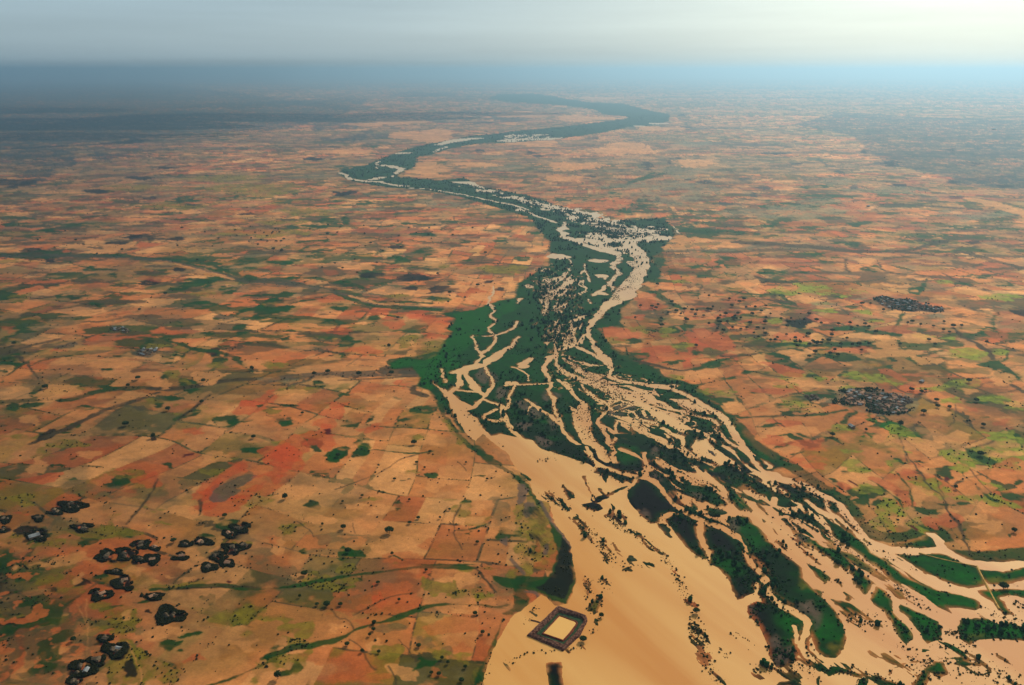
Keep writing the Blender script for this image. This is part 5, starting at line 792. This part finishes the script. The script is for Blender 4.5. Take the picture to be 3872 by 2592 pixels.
def copy_thing(root, loc, rz, s=1.0):
    r = root.copy(); col.objects.link(r); r.location = loc; r.rotation_euler = (0, 0, rz); r.scale = (s, s, s)
    for ch in root.children:
        c = ch.copy(); col.objects.link(c); c.parent = r
        for g2 in ch.children:
            d = g2.copy(); col.objects.link(d); d.parent = c
    return r
ntree = 0; taken = []
def tree(x, y, s, label, group=None):
    global ntree
    k = ntree % 4; ntree += 1; z = zat(x, y)
    if not used[k]:
        t_ = kinds[k]; used[k] = True; t_.location = (x, y, z); t_.scale = (s, s, s)
    else: t_ = copy_thing(kinds[k], (x, y, z), random.random() * 6.28, s)
    for key in ('label', 'group'):
        if key in t_: del t_[key]
    tag(t_, label, 'tree', group); taken.append((x, y))
ONE = [('B', 830, 563, 1.5, 'biggest lone dark tree on the pale field above the reservoir'), ('B', 525, 535, 1.15, 'lone dark tree left of the biggest lone tree'),
 ('B', 265, 845, .9, 'small lone tree on the field above the long curved hedge'), ('B', 90, 1530, 1.3, 'dark tree at the bottom edge near the tiled fields'),
 ('B', 490, 52, 1.0, 'tree in the dark green patch on the upper slope of the red fields'), ('B', 137, 333, 1.15, 'lone tree beside the round cream field'),
 ('B', 415, 1048, .9, 'small tree where two orange fields and a dark bank meet'), ('B', 848, 706, .7, 'small tree at the upper lip of the long curved hedge'),
 ('B', 556, 690, 1.0, 'tree between two dark green bush patches'), ('B', 730, 1168, .8, 'small tree in the diagonal hedge of the lower fields'),
 ('C', 1222, 458, 1.3, 'left tree of a pair on the bank above the winding channel'), ('C', 1254, 462, 1.2, 'right tree of a pair on the bank above the winding channel'),
 ('C', 1112, 1090, 1.0, 'dark tree standing alone in the wide tan flood water'), ('C', 481, 1115, .9, 'round tree in the water right of the reservoir'), ('C', 360, 1277, .9, 'round tree in the water just below the right corner of the reservoir'),
 ('H', 1052, 1335, 1.6, 'large dark tree on the bright green strip below the big village'), ('H', 1503, 1044, 1.3, 'dark tree inside the yellow green square field'), ('H', 1597, 1335, 1.2, 'lone tree on the wide orange field right of the big village'),
 ('H', 1552, 1172, 1.1, 'tree on the green patch right of the big village'), ('H', 1118, 1098, 1.0, 'left tree of a pair above the big village'), ('H', 1131, 1100, 1.0, 'right tree of a pair above the big village'), ('H', 1217, 1102, .9, 'lone tree right of the pair above the big village'),
 ('H', 1297, 1208, 1.0, 'lone tree just right of the big village'), ('H', 826, 1366, .9, 'tree on the round green patch below the big village'), ('H', 875, 1297, .8, 'small tree under the lower edge of the big village'), ('H', 1580, 1528, 1.3, 'dark tree on the green strip at the lower right of the fields'), ('H', 604, 1398, 1.0, 'tree on the zigzag green strip'),
 ('A', 1895, 335, 1.3, 'lone dark tree beside the red earth scar'), ('A', 1155, 625, 1.0, 'small dark tree between two walled farmsteads'), ('A', 490, 1280, .9, 'tiny tree on the red triangle field at lower left'), ('A', 1495, 455, .8, 'small tree on the orange field under the red scar'),
 ('F', 328, 1000, 1.4, 'leftmost of three trees along the dry stream bed'), ('F', 418, 985, 1.4, 'middle one of three trees along the dry stream bed'), ('F', 622, 1000, 1.7, 'rightmost and widest of three trees along the dry stream bed'), ('F', 836, 990, 1.2, 'tree where the dry stream bed meets the green meadow'), ('F', 820, 815, 1.4, 'tree on the pink field left of the green meadow'),
 ('F', 985, 1452, 1.2, 'tree by the small green patch above the left river bank'), ('F', 250, 1253, .9, 'small tree above the red earth scar'),
 ('E', 830, 1330, 1.3, 'dark tree beside the green wedge on the left slope'), ('E', 1010, 1410, 1.3, 'dark tree on the brown slope at the left'), ('E', 1670, 1412, 1.0, 'small tree above the red soil at left'), ('E', 1108, 1230, 1.4, 'dark tree on the cream patch inside the green field'), ('E', 910, 1025, 1.2, 'tree in the middle of the cream field at left'),
 ('E', 845, 1076, 1.2, 'tree in the dark hedge under the cream field'), ('E', 1340, 1042, 1.2, 'tree on the corner of the pale square field'), ('E', 1330, 1182, 1.2, 'tree on the dark green strip right of the cream patch'), ('E', 300, 1085, 1.3, 'tree at the left tip of the tongue shaped field'), ('E', 1660, 962, 1.4, 'tree at the end of the curved green gully'), ('E', 95, 797, 1.3, 'lone tree at the far left edge on reddish soil'), ('E', 805, 175, 1.5, 'small far tree left on pale ground'),
 ('G', 520, 610, 1.4, 'tree on the dark triangular meadow right of the river'), ('G', 1185, 482, 1.3, 'first far tree on the pale field right of the bend'), ('G', 940, 1085, 1.3, 'tree at the tip of the tan side channel'),
 ('D', 1642, 555, 1.1, 'dark tree above the right end of the river bank'), ('D', 1418, 48, 1.2, 'tree by the green gully at the top of the right fields'), ('D', 1252, 268, 1.0, 'small tree on the orange field beside the hedge line'), ('D', 1572, 930, 1.3, 'dark tree in the channel at the right edge'), ('D', 1030, 1045, .1, '')]
for cr, a, b_, s, lab in ONE:
    if s < .2: continue
    x0, y0, k = CR[cr]; x, y, _ = ground(x0 + a * k, y0 + b_ * k); tree(x, y, s * 1.0, lab)
CL = {'G': "735,545 810,550 850,540 836,560 915,590 970,580 1000,600 1025,570 1030,630 1075,575 1105,580 1095,605 1175,565 1183,570 1240,635 1248,630 1260,610 1255,655 1240,700 1280,710 1320,500 1345,625 1355,618 1365,630 1395,625 1415,500 1340,690 1375,595 1435,690 1455,660 1490,555 1560,545 1560,625 1555,655 1545,700 1555,730 1510,750 1505,690 1480,725 1395,700 1660,630 1710,655 1725,630 1700,680 1695,735 1840,735 1590,775 1620,770 1635,755 1755,785 1785,790 1765,810 1840,800 1890,795 1900,790 1845,880 870,630 875,675 700,625 845,405 1100,810 940,520 1210,555 1150,610 1200,570 1295,600 950,545 1385,520 1430,555 1530,580 1590,600 1470,600 1305,650 1040,640 1185,665 1335,545",
 'H': "855,530 800,532 940,575 645,665 720,660 730,690 770,680 820,668 845,685 605,710 1185,672 1270,680 1335,705 1400,680 1455,680 1280,800 1340,650 1130,650 1100,660 890,720 700,760 780,800 845,800 600,740 540,770 530,790 505,795 475,780 455,800 580,775 735,805 660,800 795,840 490,850 620,840 590,860 530,660 500,640 420,640 450,600 360,760 1240,770 1620,790 1375,720 1050,800 1290,1170 1375,1220 1205,1250 1190,1115 640,870",
 'F': "55,60 110,120 65,165 115,180 465,265 515,295 380,290 610,325 595,240 420,10 480,60 415,70 660,70 885,80 880,120 900,155 780,185 1085,30 1120,10 1080,75 1165,125 1240,75 1370,30 1455,195 1140,335 1220,460 1320,490 1405,410 1210,520 665,150 500,20 300,40 655,15 20,120 1000,60 950,30 1100,100 880,625 1240,940 1605,515 90,40 700,130 740,260",
 'E': "1200,30 1350,60 1440,100 1560,80 1680,60 1655,100 1640,120 1720,110 1760,85 1790,65 1815,35 1740,60 1800,170 1855,175 1870,105 1650,20 1550,45 250,110 550,140 190,183 500,110 430,50 920,570 640,200 1090,465 1170,150 1300,240 1400,150 1820,120 1840,60 1700,140",
 'B': "963,345 1012,98 1065,133 865,208 1480,208 1022,468 1168,466 1415,630 1230,410 1100,25 1340,98 650,320 520,358 965,500 385,510 350,1045 1180,1400 1310,1550 1220,1432 1160,1508 1335,1460 1025,1320 700,1248 725,1212 760,1360 550,1310 650,1355 1450,1230 1110,1500 505,1045 235,990 755,900 1075,815 1400,1105 895,1015"}
CLN = {'G': 'small dark tree scattered over the orange fields right of the river bend', 'H': 'dark tree dotted round the hamlets of the right-hand fields', 'F': 'small dark tree on the striped fields left of the upper river',
       'E': 'distant small tree on the banded fields at the far left', 'B': 'tiny dark tree on the tiled fields left of the reservoir'}
for cr, s in CL.items():
    for t in s.split():
        a, b_ = [float(q) for q in t.split(',')]; x0, y0, k = CR[cr]; x, y, _ = ground(x0 + a * k, y0 + b_ * k)
        sc_ = .62 if cr == 'B' else random.uniform(.95, 1.35)
        tree(x, y, sc_, CLN[cr], {'G': 'trees on the fields right of the river bend', 'H': 'trees on the right-hand fields', 'F': 'trees on the fields left of the upper river', 'E': 'trees at the far left', 'B': 'tiny trees left of the reservoir'}[cr])
print('trees', ntree)

# ------------------------------------------------------------------ houses
M_mud = noise_mat('mud_wall', (.20, .11, .06), (.30, .18, .10), 1.5); M_thatch = noise_mat('thatch', (.04, .028, .016), (.18, .115, .065), .08)
M_tin = noise_mat('tin_sheet', (.10, .10, .10), (.30, .30, .29), .12, .85, .08); M_rust = noise_mat('rusted_tin', (.20, .08, .04), (.38, .22, .13), .1, .85, .08); M_door = noise_mat('door_wood', (.05, .03, .02), (.09, .055, .035), 4)
def box(x0, x1, y0, y1, z0, z1):
    V = [(x, y, z) for z in (z0, z1) for x, y in ((x0, y0), (x1, y0), (x1, y1), (x0, y1))]
    return V, [(3, 2, 1, 0), (4, 5, 6, 7), (0, 1, 5, 4), (1, 2, 6, 5), (2, 3, 7, 6), (3, 0, 4, 7)]
def pm(name, VF, m, parent):
    me = bpy.data.meshes.new(name); me.from_pydata(VF[0], [], VF[1]); me.materials.append(m); o = bpy.data.objects.new(name, me); col.objects.link(o); o.parent = parent; return o
def round_hut():
    r = bpy.data.objects.new('round_hut', None); col.objects.link(r); n = 14
    c = [(math.cos(6.2832 * q / n), math.sin(6.2832 * q / n)) for q in range(n)]
    V = [(2.4 * a, 2.4 * b, -.3) for a, b in c] + [(2.35 * a, 2.35 * b, 2) for a, b in c]; F = [(q, (q + 1) % n, n + (q + 1) % n, n + q) for q in range(n)]
    pm('wall', (V, F), M_mud, r)
    V = [(3.1 * a, 3.1 * b, 1.7) for a, b in c] + [(2.0 * a, 2.0 * b, 3.0) for a, b in c] + [(.35 * a, .35 * b, 4.4) for a, b in c] + [(0, 0, 4.6)]
    F = [(q, (q + 1) % n, n + (q + 1) % n, n + q) for q in range(n)] + [(n + q, n + (q + 1) % n, 2 * n + (q + 1) % n, 2 * n + q) for q in range(n)] + [(2 * n + q, 2 * n + (q + 1) % n, 3 * n) for q in range(n)]
    pm('roof', (V, F), M_thatch, r); pm('door', box(-.45, .45, -2.5, -2.3, 0, 1.6), M_door, r); return r
def block_house(name, roofm, L=4.2, Wd=2.8):
    r = bpy.data.objects.new(name, None); col.objects.link(r); pm('wall', box(-L, L, -Wd, Wd, -.3, 2.6), M_mud, r)
    a, b, h_ = L + .5, Wd + .5, 4.1
    V = [(-a, -b, 2.45), (a, -b, 2.45), (a, b, 2.45), (-a, b, 2.45), (-a, 0, h_), (a, 0, h_), (-a, -b, 2.6), (a, -b, 2.6), (a, b, 2.6), (-a, b, 2.6), (-a, 0, h_ + .15), (a, 0, h_ + .15)]
    F = [(0, 4, 5, 1), (2, 5, 4, 3), (6, 7, 11, 10), (8, 9, 10, 11), (0, 1, 7, 6), (2, 3, 9, 8), (0, 6, 10, 4), (4, 10, 9, 3), (1, 5, 11, 7), (5, 2, 8, 11)]
    pm('roof', (V, F), roofm, r); pm('door', box(-.5, .5, -Wd - .06, -Wd + .1, 0, 2), M_door, r); pm('window', box(1.6, 2.5, -Wd - .05, -Wd + .1, 1, 1.8), M_door, r); return r
HK = {'round_hut': round_hut(), 'tin_house': block_house('tin_house', M_tin), 'mud_house': block_house('mud_house', M_thatch, 3.6, 2.6), 'rusty_house': block_house('rusty_house', M_rust)}
HU = dict.fromkeys(HK, False); HC = {'round_hut': 'hut', 'tin_house': 'house', 'mud_house': 'house', 'rusty_house': 'house'}
def house(k, x, y, label, group, s=1.0):
    z = zat(x, y)
    if not HU[k]: o = HK[k]; HU[k] = True; o.location = (x, y, z); o.rotation_euler = (0, 0, random.random() * 3); o.scale = (s, s, s)
    else: o = copy_thing(HK[k], (x, y, z), random.random() * 6.28, s)
    for key in ('label', 'group'):
        if key in o: del o[key]
    tag(o, label, HC[k], group)
KN = {'round_hut': 'round thatched hut', 'tin_house': 'small house with a bright tin roof', 'mud_house': 'mud house with a dull thatched roof', 'rusty_house': 'small house with a rusty roof'}
HN = {'round_hut': 'round hut', 'tin_house': 'tin house', 'mud_house': 'mud house', 'rusty_house': 'rusty house'}
# farmsteads inside dark ring hedges: x, y, rx, ry, where
for qi, (a, b_, rx, ry, lab) in enumerate(YARD):
    P = ell('A', a, b_, rx, ry, 0, 20); Pn = np.array(P)[:, :2]; c = Pn.mean(0)
    n = int(46 * math.sqrt(rx * ry)); t = rng.random(n) * 20; i0 = t.astype(int) % 20; fr = (t - t.astype(int))[:, None]
    rim = Pn[i0] * (1 - fr) + Pn[(i0 + 1) % 20] * fr; rad = np.sqrt(rng.random(n)) * (1.0 + .16 * (fbm(rim[:, 0], rim[:, 1], 12, 2, 96) - .4)); pos = c + (rim - c) * rad[:, None]
    pos = pos[(fbm(pos[:, 0] + qi * 50, pos[:, 1], 11, 3, 97) + .22 * (rad - .6)) > .47]; zz = zat(*c)
    V, F = lump_cloud(np.concatenate([pos, np.full((len(pos), 1), zz)], 1), .5 + 1.5 * rng.random(len(pos)) ** 2, np.full(len(pos), .7))
    o = mesh_np('ring_hedge', V, F, M_hedge); tag(o, lab, 'hedge', 'ring hedges round the farmsteads')
    nh = 2 + int(rx > 60) + int(rx > 80); bright = qi in (28, 30)
    for h_i in range(nh):
        t = random.random() * 6.28; q = random.uniform(.15, .5)
        x0, y0, k = CR['A']; x, y, _ = ground(x0 + (a + rx * q * math.cos(t)) * k, y0 + (b_ + ry * q * math.sin(t)) * k)
        kd = 'tin_house' if (bright and h_i == 0) else random.choice(['round_hut', 'round_hut', 'round_hut', 'mud_house', 'rusty_house'])
        house(kd, x, y, HN[kd] + ' in the ' + lab.replace(' of the farmsteads', ''), 'homes in the ' + lab[:44], .9)
# trees crowded between the village roofs
for cr, s, n in (('Q', "700,200 900,170 1160,150 1400,130 1700,220 2100,330 2200,430 2000,600 1700,620 1350,580 1200,470 700,420", 1500), ('H', "870,490 930,470 1000,495 1100,490 1350,555 1330,585 1190,580 1060,572 900,525", 1100)):
    P = np.array(pts(cr, s))[:, :2]; c = P.mean(0); i0 = rng.integers(0, len(P), n); fr = rng.random((n, 1)); e_ = P[i0] * (1 - fr) + P[(i0 + 1) % len(P)] * fr
    q = c + (e_ - c) * np.sqrt(rng.random((n, 1))); q = q[fbm(q[:, 0], q[:, 1], 22, 3, 121) > .49]
    V, F = lump_cloud(np.concatenate([q, np.full((len(q), 1), 1.)], 1), 1.1 + 1.9 * rng.random(len(q)) ** 2, np.full(len(q), 1.2))
    o = mesh_np('village_shade_trees', V, F, M_tree); tag(o, 'dark shade trees packed between village roofs', None, None, 'stuff')
# crowded villages
def village(cr, poly, n, kinds_, where, group, smin=.8, smax=1.1, gap=8.5):
    P = np.array(pts(cr, poly))[:, :2]; lo, hi = P.min(0), P.max(0); got = []; tr = 0
    while len(got) < n and tr < 40000:
        tr += 1; x, y = lo + rng.random(2) * (hi - lo); ins = False
        for i in range(len(P)):
            x1, y1 = P[i]; x2, y2 = P[(i + 1) % len(P)]
            if (y1 > y) != (y2 > y) and x < (x2 - x1) * (y - y1) / (y2 - y1) + x1: ins = not ins
        if not ins or any((x - p[0]) ** 2 + (y - p[1]) ** 2 < gap * gap for p in got): continue
        got.append((x, y)); kd = random.choice(kinds_); house(kd, x, y, KN[kd].replace('with a dull thatched roof', 'with dull thatch') + ' ' + where, group + ' (' + KN[kd].split(' with')[0] + ')', random.uniform(smin, smax))
village('Q', "880,180 1160,190 1300,260 1500,250 1700,260 1900,270 2080,350 2100,400 1950,470 2000,560 1820,600 1700,580 1500,560 1350,560 1340,480 1380,400 1280,330 1150,300 1140,380 1220,420 1200,460 1000,430 860,400 800,370 900,330 1000,300 950,230", 210, ['round_hut', 'mud_house', 'rusty_house', 'tin_house', 'mud_house', 'round_hut', 'mud_house', 'round_hut', 'rusty_house', 'round_hut', 'mud_house', 'rusty_house'], 'in the big crowded village right of the river', 'homes of the big village', .8, 1.15, 7)
village('H', "900,500 940,480 1000,500 1100,495 1180,525 1340,550 1330,575 1190,572 1060,565 940,545", 70, ['round_hut', 'mud_house', 'mud_house', 'tin_house'], 'in the dark far village above the big one', 'homes of the far village', .9, 1.2, 11)
village('E', "905,835 960,820 1030,822 1030,845 960,865 910,865", 16, ['tin_house', 'mud_house'], 'in the grey hamlet among green fields at left', 'homes of the grey hamlet', .9, 1.1, 9)
village('E', "730,680 800,680 850,700 840,715 760,705", 12, ['tin_house', 'mud_house'], 'in the pale hamlet up the left slope', 'homes of the pale hamlet', .9, 1.1, 9)
village('H', "425,1135 500,1130 510,1155 440,1160", 8, ['round_hut', 'mud_house'], 'in the small hamlet left of the big village', 'homes of the small green hamlet', .9, 1.1, 8)
for cr, a, b_, k, s, lab in [('Q', 1030, 838, 'tin_house', 1.4, 'white roofed house by the green loop under the big village'), ('L', 2017, 858, 'tin_house', 5, 'large pale shed far off at the right in the haze'), ('A', 228, 592, 'tin_house', 1.6, 'wide grey tin roofed house in the long dark hedge at left'),
        ('E', 1160, 1310, 'tin_house', .01, ''), ('L', 1190, 1365, 'tin_house', 2.0, 'pale tin roofed house far off on the right plain'), ('H', 1192, 1042, 'tin_house', 1.3, 'white roofed house on the small green patch above the village')]:
    if s < .1: continue
    x0, y0, kk = CR[cr]; x, y, _ = ground(x0 + a * kk, y0 + b_ * kk); house(k, x, y, lab, None, s)
for k, o in HK.items():
    if not HU[k]: bpy.data.objects.remove(o)

# ------------------------------------------------------------------ the square reservoir in the flood
res = bpy.data.objects.new('reservoir', None); col.objects.link(res)
def ringpts(s, m=12, jit=1.0):
    P = np.array(pts('N', s))[:, :2]; Q = []
    for i in range(len(P)):
        for t in np.arange(m) / m: Q.append(P[i] * (1 - t) + P[(i + 1) % len(P)] * t)
    Q = np.array(Q); return Q + np.stack([fbm(Q[:, 0], Q[:, 1], 5, 2, 3) - .5, fbm(Q[:, 0], Q[:, 1], 5, 2, 4) - .5], -1) * jit
r_out = ringpts("360,820 835,365 1275,520 1290,600 1180,820 920,1065"); r_mid = ringpts("500,803 850,470 1190,560 1225,605 1110,770 925,958")
r_ber = ringpts("585,800 850,512 1120,600 1145,635 1060,770 922,915"); r_in = ringpts("625,788 862,535 1095,622 1112,645 1020,770 915,888", jit=.4)
cen = r_in.mean(0)
def mixr(a, b, t): return a * (1 - t) + b * t
def ribbon(name, rings, m, parent, wob=0):
    n = len(rings[0][0]); V = []; F = []
    for P, z in rings:
        for p in P: V.append((p[0] - cen[0], p[1] - cen[1], z + wob * (random.random() - .5)))
    for k in range(len(rings) - 1):
        for q in range(n): F.append((k * n + q, k * n + (q + 1) % n, (k + 1) * n + (q + 1) % n, (k + 1) * n + q))
    me = bpy.data.meshes.new(name); me.from_pydata(V, [], F); me.materials.append(m); o = bpy.data.objects.new(name, me); col.objects.link(o); o.parent = parent; return o
M_emb = noise_mat('clay_bank', tuple(lin((74, 42, 34)) / E0), tuple(lin((128, 88, 68)) / E0), .35, .95, .05, .42, .62, .6); M_ber = noise_mat('red_clay', tuple(lin((92, 36, 20)) / E0), tuple(lin((130, 60, 34)) / E0), .5)
M_dit = noise_mat('ditch_weed', (.006, .016, .006), (.025, .05, .015), .3)
ribbon('embankment', [(r_out, -.5), (mixr(r_out, r_mid, .22), 2.6), (mixr(r_out, r_mid, .45), 3.2), (mixr(r_out, r_mid, .55), 2.5), (mixr(r_out, r_mid, .72), 3.2), (mixr(r_out, r_mid, .85), 2.4), (r_mid, .35)], M_emb, res, .5)
ribbon('ditch', [(r_mid, .3), (mixr(r_mid, r_ber, .5), .2), (r_ber, .3)], M_dit, res, .12)
ribbon('inner_bank', [(r_ber, .3), (mixr(r_ber, r_in, .4), 1.6), (mixr(r_ber, r_in, .6), 1.6), (r_in, .9)], M_ber, res, .12)
me = bpy.data.meshes.new('pond_water'); me.from_pydata([(p[0] - cen[0], p[1] - cen[1], 1.0) for p in r_in], [], [tuple(range(len(r_in)))[::-1]]); 
M_pond, pn_, pb_ = mat('pond_water', .4, .1); pb_.inputs['Base Color'].default_value = (*(lin((222, 164, 84)) / E0), 1); me.materials.append(M_pond)
o = bpy.data.objects.new('pond_water', me); col.objects.link(o); o.parent = res
sp = np.array(pts('N', "570,622 500,600 430,585"))[:, :2] - cen; V = []
for p in sp: V += [(p[0] - 1, p[1] - 1.6, -.4), (p[0], p[1], 1.3), (p[0] + 1, p[1] + 1.6, -.4)]
F = []
for k in range(2): F += [(3 * k, 3 * k + 1, 3 * k + 4, 3 * k + 3), (3 * k + 1, 3 * k + 2, 3 * k + 5, 3 * k + 4)]
pm('spur', (V, F), M_emb, res)
res.location = (cen[0], cen[1], 0); tag(res, 'four-sided reservoir with thick brown earth banks standing in the tan flood water', 'reservoir')

# ------------------------------------------------------------------ dirt tracks
M_track = noise_mat('track_dirt', tuple(lin((170, 124, 52)) / E0), tuple(lin((206, 160, 84)) / E0), .2)
def track(cr, s, wd, zz=None):
    P = smooth(pts(cr, s)); P = np.array(P)[:, :2]; Q = []
    for i in range(len(P) - 1):
        for t in np.arange(6) / 6: Q.append(P[i] * (1 - t) + P[i + 1] * t)
    Q.append(P[-1]); Q = np.array(Q); T = np.gradient(Q, axis=0); T /= np.linalg.norm(T, axis=1)[:, None]; Nn = np.stack([-T[:, 1], T[:, 0]], -1)
    V = []; F = []
    for i, (p, nn) in enumerate(zip(Q, Nn)):
        z = 1.75; w2 = wd * (.8 + .4 * random.random())
        for k, (o_, dz) in enumerate(((-1.6, -2.2), (-.5, 0), (.5, 0), (1.6, -2.2))): V.append((p[0] + nn[0] * w2 * o_, p[1] + nn[1] * w2 * o_, z + dz))
        if i:
            for k in range(3): F.append((4 * i - 4 + k, 4 * i - 3 + k, 4 * i + 1 + k, 4 * i + k))
    me = bpy.data.meshes.new('dirt_track'); me.from_pydata(V, [], F); me.materials.append(M_track); o = bpy.data.objects.new('dirt_track', me); col.objects.link(o); o['kind'] = 'structure'
track('D', "1395,780 1430,850 1480,945 1520,1020 1545,1065", 1.3); track('D', "1010,692 1100,720 1250,755 1395,782", 1.0)
